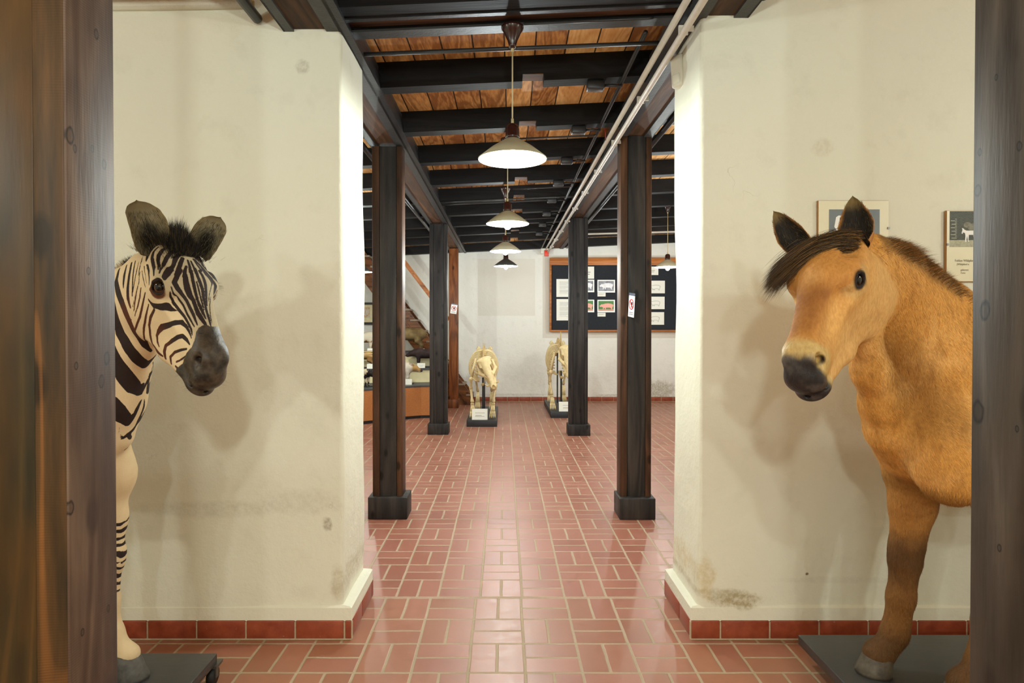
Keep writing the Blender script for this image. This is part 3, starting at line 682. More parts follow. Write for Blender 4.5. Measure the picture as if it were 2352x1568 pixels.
def vnoise(P, scale, seed=0, octs=3):
    """cheap smooth 3-D value noise, vectorised, about -1..1"""
    out = np.zeros(len(P)); amp = 1.; tot = 0
    for o in range(octs):
        q = P * scale * 2 ** o + seed * 17.3; i = np.floor(q).astype(np.int64); f = q - i; f = f * f * (3 - 2 * f)
        def h(dx, dy, dz):
            n = (i[:, 0] + dx) * 374761393 + (i[:, 1] + dy) * 668265263 + (i[:, 2] + dz) * 2147483647 + (seed + o) * 1013904223
            n = (n ^ (n >> 13)) * 1274126177; n = n ^ (n >> 16); return (n & 0xffff) / 32767.5 - 1
        v = 0
        for dx in (0, 1):
            for dy in (0, 1):
                for dz in (0, 1):
                    v = v + h(dx, dy, dz) * (f[:, 0] if dx else 1 - f[:, 0]) * (f[:, 1] if dy else 1 - f[:, 1]) * (f[:, 2] if dz else 1 - f[:, 2])
        out += amp * v; tot += amp; amp *= .5
    return out / tot
def sst(e0, e1, x): t = np.clip((x - e0) / (e1 - e0), 0, 1); return t * t * (3 - 2 * t)
def grid(*segs):
    """segs: (start, stop, step) with joined ends"""
    out = []
    for a, b, st in segs:
        n = max(1, int(round((b - a) / st))); out += list(np.linspace(a, b, n, endpoint=False))
    return np.array(out + [segs[-1][1]])
class Frame:
    """head frame: u from poll to nose, v dorsal, w to one side; S overall scale"""
    def __init__(s, O, hdir, theta, S=1.0, side=1, roll=0.0):
        H = np.array([math.cos(hdir), math.sin(hdir), 0]); Z = np.array([0, 0, 1.])
        s.a = H * math.cos(theta) - Z * math.sin(theta); s.d = H * math.sin(theta) + Z * math.cos(theta)
        s.w = np.cross(s.a, s.d) * side
        if roll:
            c_, s_ = math.cos(roll), math.sin(roll); d, w = s.d, s.w; s.d = d * c_ + w * s_; s.w = w * c_ - d * s_
        s.O = np.array(O, float); s.S = S; s.R = np.stack([s.a, s.d, s.w], 1)
    def p(s, u, v, w): return s.O + s.S * (s.a * u + s.d * v + s.w * w)
    def vec(s, u, v, w): return s.a * u + s.d * v + s.w * w
    def loc(s, P): return ((np.asarray(P) - s.O) @ s.R) / s.S
def head_prims(sc, f, long=1.0, heavy=1.0, wide=1.0, eye=(.004, .012, .090), fur=0):
    """equine head; coordinates in the head frame, mirrored on w"""
    S = f.S; R = f.R
    def E(u, v, w, ru, rv, rw, k=.03, op='add', rot=None):
        if op == 'add': w *= wide; rw *= wide
        for sg in ((1, -1) if w else (1,)):
            RR = R if rot is None else rot(sg)
            sc.ell(f.p(u * long if u > 0 else u, v, w * sg), np.array([ru, rv, rw]) * S, RR, k * S, op)
    def C(p, q, ra, rb, k=.03, op='add', flat=None, fl=1.0):
        for sg in ((1, -1) if (p[2] or q[2]) else (1,)):
            P = f.p(p[0] * (long if p[0] > 0 else 1), p[1], p[2] * sg); Q = f.p(q[0] * (long if q[0] > 0 else 1), q[1], q[2] * sg)
            sc.cone(P, Q, ra * S, rb * S, k * S, op, None if flat is None else f.vec(flat[0], flat[1], flat[2] * sg), fl)
    def rot_in(ang, ax='w'):
        # rotate local axes about one local axis (degrees), mirrored with the side
        def g(sg):
            c_, s_ = math.cos(math.radians(ang)), math.sin(math.radians(ang)); m = np.eye(3)
            if ax == 'w': m[:2, :2] = [[c_, -s_], [s_, c_]]
            if ax == 'v': c2, s2 = c_, s_ * sg; m = np.array([[c2, 0, s2], [0, 1, 0], [-s2, 0, c2]])
            if ax == 'u': c2, s2 = c_, s_ * sg; m = np.array([[1, 0, 0], [0, c2, -s2], [0, s2, c2]])
            return R @ m
        return g
    E(-.085, .006, 0, .11, .064, .096)              # cranium
    E(-.02, .014, 0, .095, .055, .092)                # forehead
    C((.0, .010, 0), (.21, -.010, 0), .064, .044, .04)
    C((.02, .052, 0), (.25, .030, 0), .022, .020, .035, flat=(0, 0, 1), fl=1.7)  # nasal bridge
    E(-.004, .014, .070, .048, .036, .028, .03)       # orbit
    C((-.050, .034, .072), (.005, .040, .074), .014, .010, .025)  # brow ridge
    C((.0, -.030, .078), (.14, -.018, .046), .015, .010, .03)  # facial crest
    C((-.10, -.012, .078), (.0, -.030, .078), .014, .015, .03)  # zygomatic arch
    E(-.035, -.108 * heavy, .048, .110, .118 * heavy, .044, .04)       # jowl
    C((.03, -.195 * heavy, .040), (.15, -.150, .028), .030, .030, .04)
    C((.15, -.150, .028), (.28, -.103, .020), .030, .026, .04)
    E(.07, -.075, 0, .13, .105, .062, .04)           # cheek mass
    E(.18, -.055, 0, .10, .075, .048, .04)
    E(.270, -.022, 0, .070, .062, .056, .035)        # muzzle
    E(.282, .008, .028, .034, .030, .022, .022)      # nostril mound
    E(.325, -.045, 0, .038, .052, .054, .022)        # upper lip
    E(.310, -.098, 0, .052, .029, .049, .014)        # lower lip / chin
    E(-.085, .046, .070, .028, .016, .02, .03, 'sub')  # temple hollow
    E(.12, .016, .066, .06, .02, .012, .035, 'sub')  # hollow above the facial crest
    C((.352, -.088, .0), (.318, -.084, .050), .0045, .0045, .007, 'sub')   # mouth
    C((.318, -.084, .052), (.235, -.080, .058), .0065, .005, .007, 'sub')
    # nostrils
    C((.300, -.004, .056), (.285, .016, .050), .0140, .0100, .010, 'sub')
    C((.292, .004, .052), (.280, -.002, .036), .010, .008, .010, 'sub')
    # eye socket and lids, facing out, forward and a little up
    u, v, w = eye
    n = np.array([.30, .46, .83]); n /= np.linalg.norm(n); tu = np.array([1, 0, 0]) - n * n[0]; tu /= np.linalg.norm(tu); tv = np.cross(n, tu)
    if tv[1] < 0: tv = -tv
    cA, sA = math.cos(1.3), math.sin(1.3); tu, tv = tu * cA + tv * sA, -tu * sA + tv * cA   # long axis points at the bridge of the nose
    q = lambda a_, b_, c_: tuple(np.array([u, v, w]) + tu * a_ + tv * b_ + n * c_)
    for sg in (1, -1):
        m = np.array([1, 1, sg]); RR = R @ np.stack([tu * m, tv * m, n * m], 1)
        sc.ell(f.p(u, v, w * sg), np.array([.035, .024, .019]) * S, RR, .006 * S, 'sub')
    C(q(-.035, .000, -.002), q(-.016, .021, .003), .0042, .0055, .006)
    C(q(-.016, .021, .005), q(.012, .023, .004), .0060, .0060, .006)
    C(q(.012, .022, .002), q(.035, .002, -.006), .0055, .0040, .006)
    C(q(-.035, -.002, -.002), q(-.014, -.021, .001), .0040, .005, .006)
    C(q(-.014, -.022, .002), q(.014, -.021, .001), .005, .005, .006)
    C(q(.014, -.020, -.001), q(.035, -.001, -.006), .0045, .0038, .006)
    f.eye_n = n
def f_ax(i): return tuple(1.0 if j == i else 0.0 for j in range(3))

def eyes(f, eye, parent, mat_ball, r=.0290, depth=.0165):
    out = []
    for sg in (1, -1):
        n = f.eye_n * np.array([1, 1, sg]); c = np.array([eye[0], eye[1], eye[2] * sg]) - n * depth
        p = f.p(*c); nw = Vector(f.vec(*n)).normalized()
        e = MB().ell((0, 0, 0), (r * f.S,) * 3, n=32).build('eye', mat_ball, parent, fix=True); e.location = p
        e.rotation_euler = nw.to_track_quat('Z', 'Y').to_euler(); out.append(e)
    return out
def eye_mat(name, iris, pupil=(.002, .002, .003, 1)):
    t = NT(name); tc = t.n('TexCoord'); sp = t.n('SeparateXYZ'); t.L(tc.outputs['Object'], sp.inputs[0])
    z = t.math('DIVIDE', sp.outputs[2], .029)
    c = t.ramp(z, [(.55, rgb(60, 48, 34)), (.66, iris), (.80, iris), (.85, pupil)])
    t.set(c, .05, spec=.25); t.b.inputs['Coat Weight'].default_value = .35; t.b.inputs['Coat Roughness'].default_value = .02; return t.m
def ear_surface(base, tip, nrm, halfw, prof, curl=1.25, thick=.006, nt=26, ns=22, tipbend=0.0, lean=0.0):
    """cupped ear; returns P, Q, inner mask, (t, s) per vertex. prof: width factor over t (interpolated)"""
    base = np.array(base, float); tip = np.array(tip, float); ax = tip - base; L = np.linalg.norm(ax); ax /= L
    n = np.array(nrm, float); n -= ax * (n @ ax); n /= np.linalg.norm(n); sd = np.cross(ax, n)
    pts = []; inner = []; ts = []
    for side in (0, 1):
        for i in range(nt + 1):
            t = i / nt; w = halfw * np.interp(t, *prof); th = curl * (1.25 - .75 * t); rho = w / max(math.sin(min(th, PI / 2)), .3)
            for j in range(ns + 1):
                s = -1 + 2 * j / ns; a = s * th; k = 1.0
                th_n = thick * (1 - abs(s) ** 4 * .8) * (1 - .7 * t)
                r = rho - (th_n if side else 0)
                off = math.cos(th)
                p = base + ax * (t * L * (1 - .03 * abs(s))) + sd * (math.sin(a) * r + lean * w * math.sin(PI * t)) - n * ((math.cos(a) - off) * r) + n * (tipbend * t * t * L)
                pts.append(p); inner.append(side); ts.append((t, s))
    N = (nt + 1) * (ns + 1); Q = []
    idx = lambda sd_, i, j: sd_ * N + i * (ns + 1) + j
    for i in range(nt):
        for j in range(ns):
            Q.append((idx(0, i, j), idx(0, i, j + 1), idx(0, i + 1, j + 1), idx(0, i + 1, j)))
            Q.append((idx(1, i, j), idx(1, i + 1, j), idx(1, i + 1, j + 1), idx(1, i, j + 1)))
        Q.append((idx(0, i, 0), idx(0, i + 1, 0), idx(1, i + 1, 0), idx(1, i, 0)))
        Q.append((idx(0, i, ns), idx(1, i, ns), idx(1, i + 1, ns), idx(0, i + 1, ns)))
    for j in range(ns): Q.append((idx(0, nt, j), idx(0, nt, j + 1), idx(1, nt, j + 1), idx(1, nt, j)))
    return np.array(pts), np.array(Q), np.array(inner), np.array(ts)
def hairs(name, roots, dirs, length, width, col, parent, mat, droop=(0, 0, 0), segs=3, normals=None, curl=.0, seed=1, frizz=.12):
    """many tapered flat strands as one mesh. roots, dirs (n,3); length/width arrays; col (n,3); droop vector added along the strand"""
    r = np.random.default_rng(seed); n = len(roots); dirs = dirs / np.linalg.norm(dirs, axis=1)[:, None]
    dirs = dirs + r.normal(0, frizz, (n, 3)); dirs /= np.linalg.norm(dirs, axis=1)[:, None]
    rv = r.normal(0, 1, (n, 3)) if normals is None else normals; side = np.cross(dirs, rv); side /= np.linalg.norm(side, axis=1)[:, None] + 1e-9
    length = np.broadcast_to(length, n)[:, None]; width = np.broadcast_to(width, n)[:, None]; dr = np.asarray(droop, float)
    if dr.ndim == 1: dr = np.broadcast_to(dr, (n, 3))
    V = []
    for k in range(segs + 1):
        t = k / segs; c = roots + dirs * length * t + dr * length * t * t
        if k < segs: wk = width * (1 - t ** 2 * .7); V += [c - side * wk / 2, c + side * wk / 2]
        else: V += [c]
    m = len(V); P = np.stack(V, 1).reshape(-1, 3); base = np.arange(n) * m; T = []
    for k in range(segs - 1):
        a = 2 * k; T += [np.stack([base + a, base + a + 1, base + a + 3], 1), np.stack([base + a, base + a + 3, base + a + 2], 1)]
    a = 2 * (segs - 1); T.append(np.stack([base + a, base + a + 1, base + a + 2], 1))
    T = np.concatenate(T); o = np_mesh(name, P, T, [mat], parent)
    C = np.repeat(np.concatenate([col, np.ones((n, 1))], 1), m, 0); attr(o, 'col', C, 'FLOAT_COLOR')
    if normals is not None:
        NN = np.repeat(normals, m, 0).astype(np.float32); o.data.normals_split_custom_set_from_vertices(NN.tolist())
    return o
def hair_mat(name, rough=.6, spec=.3, trans=0):
    t = NT(name); a = t.n('Attribute', attribute_name='col'); t.set(a.outputs['Color'], rough, spec=spec); return t.m
M['hair'] = hair_mat('animal_hair')
lin = lambda r, g, b: np.array(rgb(r, g, b)[:3])
def mixc(a, b, m): return a * (1 - m[:, None]) + b * m[:, None]
# zebra stripe centre lines: head ones in the head frame (mm), neck ones in world mm; last value = width in 0.1 mm
HEAD_ST = [[[-97,68,25,132],[-75,62,44,186],[-52,58,57,212],[-27,60,76,210],[-8,52,90,199],[-31,62,70,193],[-11,57,84,174],[1,50,92,116]],[[-78,71,20,113],[-51,72,36,130],[-27,70,48,138],[-5,67,60,128],[-23,71,46,162],[5,66,62,146],[21,59,71,139],[40,54,64,139],[61,50,54,122],[86,50,46,105],[114,48,42,104],[142,48,39,92],[169,46,37,52],[184,46,36,17]],[[-39,77,22,65],[-16,77,33,92],[7,76,42,103],[0,78,38,132],[27,74,41,161],[49,69,41,181],[75,64,38,160],[95,64,32,111],[122,60,30,104],[145,58,28,127],[163,58,23,133],[183,57,17,98],[202,56,14,35]],[[-71,74,6,47],[-37,79,11,75],[-10,82,19,83],[-19,81,14,101],[20,83,21,94],[46,78,21,88],[75,72,21,82],[98,68,20,70],[124,65,17,87],[144,63,14,81],[168,60,10,23]],[[-67,74,-4,53],[-30,81,-1,67],[-3,85,2,67],[-30,81,-4,96],[9,86,1,95],[36,82,-2,107],[62,77,-4,101],[85,73,-1,82],[111,69,0,65],[138,65,1,70],[164,62,0,76],[197,58,1,35]],[[30,83,10,30],[60,77,9,41],[86,72,9,41],[118,67,8,38],[133,65,8,15]],[[-79,72,-18,48],[-49,76,-21,68],[-26,78,-26,76],[-20,81,-17,102],[9,84,-19,114],[36,80,-20,114],[63,76,-16,89],[91,71,-10,59],[117,68,-6,24]],[[-126,64,-22,31],[-102,67,-30,50],[-73,65,-41,85],[-87,25,-85,111],[-85,26,-82,145],[-35,61,-69,155],[-14,61,-77,155],[-6,58,-84,108]],[[-44,74,-34,67],[-11,76,-38,103],[7,72,-50,103],[19,68,-54,79],[33,70,-47,24],[70,71,-27,21],[99,69,-17,18]],[[78,67,-31,18],[116,66,-16,24],[150,63,-9,23],[181,59,-6,17]],[[-143,55,-35,23],[-123,52,-53,27],[-116,29,-81,28],[-94,22,-90,24]],[[31,48,79,29],[48,31,68,64],[64,25,53,82],[91,27,47,87],[123,26,44,81],[151,30,42,69],[181,35,41,29]],[[40,33,79,29],[47,15,71,70],[61,1,59,94],[91,3,50,94],[123,11,46,87],[151,15,44,81],[182,19,44,75],[201,15,45,23]],[[-6,-72,92,59],[25,-63,88,177],[50,-38,85,217],[65,-14,76,245],[78,-11,66,146],[88,-4,55,23]],[[35,-73,84,89],[40,-109,82,113],[50,-141,76,90],[74,-165,69,91],[101,-183,60,103],[145,-159,68,119],[173,-145,64,59]],[[139,-140,67,24],[113,-145,65,78],[93,-139,63,102],[89,-120,64,150],[91,-93,64,208],[109,-58,64,176],[127,-19,63,163],[134,-5,52,151],[157,4,47,99],[181,8,46,75],[209,9,48,23]],[[186,-141,59,71],[165,-128,63,107],[151,-114,60,107],[158,-77,58,135],[171,-37,59,139],[179,-20,55,133],[199,-11,52,109],[227,0,54,29]],[[213,-130,53,77],[194,-119,55,88],[193,-93,52,88],[209,-57,52,81],[231,-19,57,57]],[[224,-104,50,59],[232,-76,47,52],[251,-27,58,46],[257,-8,58,23]],[[234,-115,51,59],[252,-107,49,70]],[[5,-84,89,40],[23,-123,87,76],[42,-166,81,76],[57,-196,72,77],[48,-250,40,84],[57,-269,25,53]],[[-36,-74,94,50],[-14,-105,95,71],[0,-125,95,73],[12,-146,94,76],[22,-185,93,72],[25,-220,85,41]],[[-64,-84,96,30],[-38,-104,99,51],[-18,-128,101,41],[0,-159,103,25]],[[-80,-95,99,20],[-48,-118,104,30],[-18,-145,106,25],[-1,-182,104,20]],[[-126,-74,88,21],[-89,-86,96,25],[-73,-99,100,25],[-58,-113,103,25],[-43,-128,106,23],[-29,-143,108,20]],[[-163,-54,65,41],[-81,-4,101,60],[-49,-12,103,60],[-30,-24,104,40]],[[-139,-56,78,26],[-87,-42,93,40],[-56,-48,95,30]],[[-125,-64,85,15],[-83,-62,92,30],[-52,-63,94,20]],[[-151,33,65,66],[-136,24,80,94],[-114,20,90,97],[-88,19,93,102],[-61,20,97,110],[-40,16,102,73]],[[-155,12,73,38],[-198,-59,49,66],[-167,-54,63,81],[-93,-1,100,78],[-72,-3,101,70],[-55,-11,102,37]],[[-138,53,46,75],[-128,44,63,112],[-114,33,73,112],[-96,27,78,97],[-73,28,81,81],[-46,38,95,37]],[[-117,64,29,113],[-107,54,48,150],[-99,39,54,142],[-83,31,63,119],[-45,46,89,102],[-30,41,97,55]],[[-148,47,48,57],[-154,52,29,68],[-150,57,14,69]],[[-205,-69,57,19],[-173,-69,73,23],[-139,-75,86,23],[-118,-81,92,19]]]
NECK_ST = [[[-1263,2158,1724,21],[-1260,2140,1692,26],[-1260,2128,1656,31],[-1262,2119,1619,31]],[[-1279,2165,1728,31],[-1275,2147,1693,46],[-1269,2131,1651,46],[-1265,2123,1627,38],[-1262,2116,1604,31]],[[-1294,2167,1722,63],[-1292,2158,1700,88],[-1293,2151,1678,114],[-1289,2137,1636,123],[-1280,2122,1599,112],[-1266,2113,1564,41]],[[-1319,2179,1713,84],[-1321,2169,1679,136],[-1317,2158,1653,93],[-1311,2147,1633,26]],[[-1368,2218,1705,107],[-1364,2202,1682,154],[-1364,2193,1660,201],[-1338,2160,1622,260],[-1308,2132,1584,267],[-1296,2125,1563,261],[-1288,2124,1543,256],[-1281,2127,1523,241],[-1276,2134,1502,226],[-1269,2156,1466,208],[-1263,2186,1436,179],[-1255,2214,1414,96]],[[-1369,2176,1602,209],[-1360,2168,1580,261],[-1354,2166,1559,313],[-1351,2168,1539,365],[-1348,2172,1518,390],[-1346,2179,1497,416],[-1343,2184,1476,441],[-1328,2180,1450,441],[-1316,2182,1423,441],[-1306,2191,1404,427],[-1300,2208,1384,414],[-1294,2249,1362,357],[-1275,2253,1380,184],[-1259,2257,1400,54]],[[-1388,2201,1423,371],[-1380,2206,1393,451],[-1373,2213,1364,533],[-1364,2220,1342,548],[-1356,2229,1320,563],[-1344,2254,1285,542],[-1337,2279,1263,329],[-1326,2286,1287,143]],[[-1162,2094,1401,50],[-1303,2314,1364,72],[-1314,2330,1343,90],[-1313,2315,1322,117],[-1318,2306,1302,144],[-1327,2300,1278,111],[-1336,2294,1254,77]],[[-1303,2315,1368,28],[-1308,2311,1335,39],[-1314,2298,1314,28]],[[-1404,2219,1224,588],[-1393,2235,1195,645],[-1382,2261,1170,490],[-1381,2285,1144,247],[-1367,2291,1165,165],[-1351,2292,1198,143],[-1341,2300,1228,66]],[[-1401,2266,1131,76],[-1406,2277,1104,110],[-1404,2291,1085,165],[-1394,2307,1095,155],[-1384,2328,1114,157],[-1377,2335,1134,112],[-1366,2323,1155,45]],[[-1429,2267,1048,164],[-1429,2274,1033,109]],[[-1442,2286,976,154],[-1430,2302,996,155],[-1417,2326,1023,168],[-1416,2371,1038,194],[-1424,2402,1053,139],[-1401,2373,1089,46]],[[-1453,2302,946,44],[-1442,2329,956,45],[-1430,2356,974,45],[-1423,2391,994,35]]]
# ------------------------------------------------------------------ zebra
ZF = Frame((-1.085, 2.126, 1.625), math.radians(-37), math.radians(54.2), 1.0, side=1, roll=math.radians(-3))
def zebra_sculpt(fine=.0036):
    xs = grid((-3.15, -1.75, .016), (-1.75, -1.32, .008), (-1.32, -.78, fine)); 
    ys = grid((1.75, 2.25, fine), (2.25, 2.72, .008)); zs = grid((.11, 1.18, .009), (1.18, 1.9, fine))
    sc = Sculpt(xs, ys, zs)
    YB = 2.33
    # trunk
    sc.ell((-2.18, YB, 1.10), (.52, .26, .30), k=.05)
    sc.ell((-1.78, YB, 1.14), (.30, .20, .31), k=.08)          # shoulders
    sc.ell((-2.66, YB, 1.16), (.30, .23, .27), k=.08)          # rump
    sc.ell((-1.65, YB, 1.07), (.19, .16, .19), k=.08)          # breast
    sc.cone((-1.9, YB, 1.36), (-2.5, YB, 1.34), .10, .11, .1)
    # neck (world points)
    n0 = at(345, 640, 2.21); n1 = at(298, 720, 2.27); n2 = at(262, 800, 2.31); n3 = at(235, 900, 2.33)
    sc.chain([n0, n1, n2, n3, (-1.69, YB, 1.06)], [.085, .105, .128, .150, .155], .06, flat=(.25, 1, 0), fls=[.8, .72, .7, .75, .9])
    sc.chain([at(330, 620, 2.22), at(275, 662, 2.28), at(200, 740, 2.32), (-1.82, YB, 1.40)], [.05, .055, .06, .07], .05, flat=(.2, 1, 0), fls=[.7, .7, .7, .7])
    sc.chain([at(345, 720, 2.18), at(325, 790, 2.24), at(300, 850, 2.30), at(276, 930, 2.33), at(268, 1000, 2.34)], [.05, .045, .045, .05, .055], .05)
    # legs: (shoulder/elbow, knee, fetlock, hoof)
    def fore(x, y, hx=0.0):
        sc.cone((x - .10, y, 1.15), (x + .01, y, .93), .12, .085, .06, flat=(0, 1, 0), fl=.7)
        sc.chain([(x, y, .95), (x + .002, y, .76), (x + .006, y, .64)], [.074, .050, .042], .05, flat=(0, 1, 0), fls=[.75, .85, .95])
        sc.ell((x + .01, y, .605), (.044, .038, .055), k=.03)
        sc.chain([(x + .004, y, .57), (x + .0, y, .43), (x + .006, y, .33)], [.034, .027, .031], .03)
        sc.ell((x + .010, y, .305), (.040, .034, .042), k=.02)
        sc.chain([(x + .012, y, .29), (x + .05 + hx, y, .225)], [.032, .034], .02)
        sc.chain([(x + .05 + hx, y, .225), (x + .054 + hx, y, .222)], [.035, .036], .02)
    def hind(x, y):
        sc.cone((x + .03, y, 1.10), (x + .10, y, .86), .17, .10, .06, flat=(0, 1, 0), fl=.65)
        sc.chain([(x + .10, y, .88), (x - .03, y, .72), (x - .10, y, .63)], [.09, .055, .042], .04, flat=(0, 1, 0), fls=[.7, .8, .8])
        sc.ell((x - .105, y, .62), (.045, .034, .055), k=.03)
        sc.chain([(x - .09, y, .59), (x - .05, y, .42), (x - .04, y, .33)], [.036, .03, .033], .03)
        sc.ell((x - .035, y, .305), (.040, .036, .042), k=.02)
        sc.chain([(x - .03, y, .29), (x + .02, y, .225), (x + .025, y, .2)], [.033, .036, .04], .02)
    fore(-1.530, YB + .085, .016); fore(-1.60, YB - .115); hind(-2.78, YB + .11); hind(-2.70, YB - .11)
    head_prims(sc, ZF)
    # throat fill between jowl and neck
    sc.cone(ZF.p(-.10, -.05, 0), at(330, 700, 2.2), .07, .09, .05, flat=ZF.w, fl=.8)
    return sc
def hoof(name, x, y, z0, h, r, ang, mat, parent):
    mb = MB(); n = 24; rows = [(0, 1.0, 0), (.012, 1.02, .0), (h * .35, .95, -.008), (h * .7, .86, -.016), (h, .78, -.024), (h + .006, .70, -.027), (h + .008, .5, -.027)]
    vs = []
    for z, s, dx in rows:
        for k in range(n):
            a = 2 * PI * k / n; ca, sa = math.cos(a), math.sin(a)
            rx = r * s * (1.16 if ca > 0 else .86); vs.append(Vector((x, y, z0 + z)) + Vector((math.cos(ang), math.sin(ang), 0)) * (rx * ca + dx) + Vector((-math.sin(ang), math.cos(ang), 0)) * (r * s * sa))
    m = len(rows); fs = [(i * n + k, i * n + (k + 1) % n, (i + 1) * n + (k + 1) % n, (i + 1) * n + k) for i in range(m - 1) for k in range(n)]
    fs += [tuple(range(n))[::-1], tuple((m - 1) * n + k for k in range(n))]
    mb.add(vs, fs, True); return mb.build(name, mat, parent)
#BUILD
def poly_field(P, stripes, scale=.001, pad=.09):
    """signed distance (negative inside) to a set of tapering stripes"""
    out = np.full(len(P), .05)
    for st in stripes:
        A = np.array([s[:3] for s in st]) * scale; W = np.array([s[3] for s in st]) * 1e-4 * .5
        lo = A.min(0) - pad; hi = A.max(0) + pad; ix = np.nonzero(((P > lo) & (P < hi)).all(1))[0]
        if len(ix) == 0 or len(A) < 2: continue
        q = P[ix]; d = np.full(len(ix), .05)
        for i in range(len(A) - 1):
            ab = A[i + 1] - A[i]; t = np.clip(((q - A[i]) @ ab) / (ab @ ab + 1e-12), 0, 1)
            d = np.minimum(d, np.linalg.norm(q - A[i] - t[:, None] * ab, axis=1) - (W[i] + (W[i + 1] - W[i]) * t))
        out[ix] = np.minimum(out[ix], d)
    return out
def build_zebra():
    root = empty('zebra', (-2.1, 2.33, .13), 0, 'stuffed striped zebra on the wheeled platform, peering from behind the left post', 'animal')
    off = np.array([-2.1, 2.33, .13])
    sc = zebra_sculpt(); P, Q = sc.mesh(); nb = len(P)
    prof = ([0, .12, .35, .6, .8, .92, .975, 1], [.62, .84, 1.0, 1.0, .88, .62, .36, .08])
    ears = [(ZF.p(-.137, .022, .085), at(313, 458, 2.13), (.50, -.85, .05), .058, .25, (350, 580)), (ZF.p(-.128, .036, -.062), at(507, 498, 2.19), (.05, -1, -.12), .054, -.15, None)]
    PE = []; IE = []; TE = []
    for b, tp, nm, hw, lean, _ in ears:
        p, q, inn, ts = ear_surface(b, np.array(tp), nm, hw, prof, curl=1.15, lean=lean)
        Q = np.concatenate([Q, q + len(P)]); P = np.concatenate([P, p]); IE.append(inn); TE.append(ts)
    t = NT('zebra_coat')
    a_c = t.n('Attribute', attribute_name='col').outputs['Color']; a_s = t.n('Attribute', attribute_name='st').outputs['Fac']; a_m = t.n('Attribute', attribute_name='mz').outputs['Fac']; a_d = t.n('Attribute', attribute_name='dk').outputs['Color']
    v = t.coord(); n1 = t.noise(v, 160, 3, .7); n2 = t.noise(v, 30, 4, .6)
    s = t.math('ADD', a_s, t.math('MULTIPLY', t.math('SUBTRACT', n1, .5), .0026)); s = t.math('ADD', s, t.math('MULTIPLY', t.math('SUBTRACT', n2, .5), .0012)); s = t.math('SUBTRACT', s, .0008)
    mk = t.ramp(t.math('MULTIPLY_ADD', s, 100, .5), [(.44, 1), (.56, 0)])
    light = t.mix(t.math('MULTIPLY', n2, .35), a_c, t.mix(1, a_c, (.78, .68, .5, 1), 'MULTIPLY'))
    c = t.mix(mk, light, a_d)
    mzc = t.mix(t.ramp(n2, [(.35, 0), (.7, 1)]), rgb(40, 34, 28), rgb(84, 72, 58))
    mm = t.math('ADD', a_m, t.math('MULTIPLY', t.math('SUBTRACT', n1, .5), .5)); mm = t.ramp(mm, [(.42, 0), (.58, 1)])
    c = t.mix(mm, c, mzc)
    t.set(c, t.math('SUBTRACT', .78, t.math('MULTIPLY', mm, .38)), spec=.3); t.bump(t.math('ADD', n1, n2), .35, .003)
    # local pose-free coordinates
    o = np_mesh('body', P - off, Q, [t.m], root)
    L = ZF.loc(P); u, vv, w = L.T; headm = sst(-.36, -.30, u) * (np.linalg.norm(L - [.08, -.05, 0], axis=1) < .36) * (P[:, 0] > -1.45)
    st = np.full(len(P), .05)
    Lm = L.copy(); Lm[:, 2] *= -1
    hm = (np.linalg.norm(L - [.05, -.05, 0], axis=1) < .40)
    fh = np.minimum(poly_field(L, HEAD_ST), np.where((np.abs(w) > .0), poly_field(Lm, [s for i, s in enumerate(HEAD_ST) if np.mean([q[2] for q in s]) > 34]), .05))
    Wm = P.copy(); Wm[:, 1] = 4.62 - Wm[:, 1]
    fn = np.minimum(poly_field(P, NECK_ST), poly_field(Wm, NECK_ST))
    st = np.minimum(fh, fn)
    # trunk and hidden neck: broad vertical bands; legs: narrow rings
    x, y, z = P.T
    wob = vnoise(P, 4, 3) * .05
    trunk = (np.cos(2 * PI * (x + .35 * np.maximum(z - 1.2, 0) + wob) / .135) - .05) * -.02
    st = np.minimum(st, np.where((x < -1.72) & (z > .8), trunk, .05))
    st = np.where((x < -1.72) & (z < .93) & (z > .72) & (np.abs(x + 2.2) < .35), .05, st)
    nd = np.array([-.62, .1, -.78]); nd /= np.linalg.norm(nd); sN = (P - np.array([-1.25, 2.2, 1.66])) @ nd
    nb_ = (np.cos(2 * PI * (sN + vnoise(P, 5, 9) * .02) / .135) + .05) * -.022; hid = (x / y < -.632) & (x > -1.80) & (z > .80)
    st = np.where(hid, np.minimum(st, nb_), st)
    lw = sst(.40, .50, z) * (1 - sst(.74, .80, z))
    ring = -(np.cos(2 * PI * (z + vnoise(P, 12, 5) * .035 + x * .25) / .031) - .30 - vnoise(P, 25, 8) * .5 - (1 - lw) * 2) * .0052
    st = np.where((z < .94) & (z > .2), np.minimum(np.where(z < .86, .05, st), ring), st)
    st[nb:] = .05
    eyel = np.minimum(np.linalg.norm(L - [.004, .012, .090], axis=1), np.linalg.norm(L - [.004, .012, -.090], axis=1))
    col = np.tile(lin(222, 202, 164), (len(P), 1)); dk = np.tile(lin(40, 28, 24), (len(P), 1))
    col = mixc(col, lin(212, 190, 152), sst(-.2, .6, vnoise(P, 5, 2)))
    col = mixc(col, lin(178, 164, 134), hm * sst(-.02, .05, vv))                     # greyer forehead
    dk = mixc(dk, lin(88, 44, 22), hm * sst(-.05, -.12, vv) * .8 * sst(-.10, -.04, u) * sst(-.26, -.2, vv))
    # dark lids and the brown crescent below the eye
    st = np.minimum(st, eyel - .0295)
    cres = np.minimum(np.linalg.norm(L - [.008, .004, .092], axis=1), np.linalg.norm(L - [.008, .004, -.092], axis=1)); col = mixc(col, lin(96, 56, 34), sst(.036, .031, cres))
    mz = sst(-.012, .012, u - (.192 + .052 * sst(.05, .0, vv)) - .008 * vnoise(P, 60, 4)) * hm
    mz[nb:] = 0
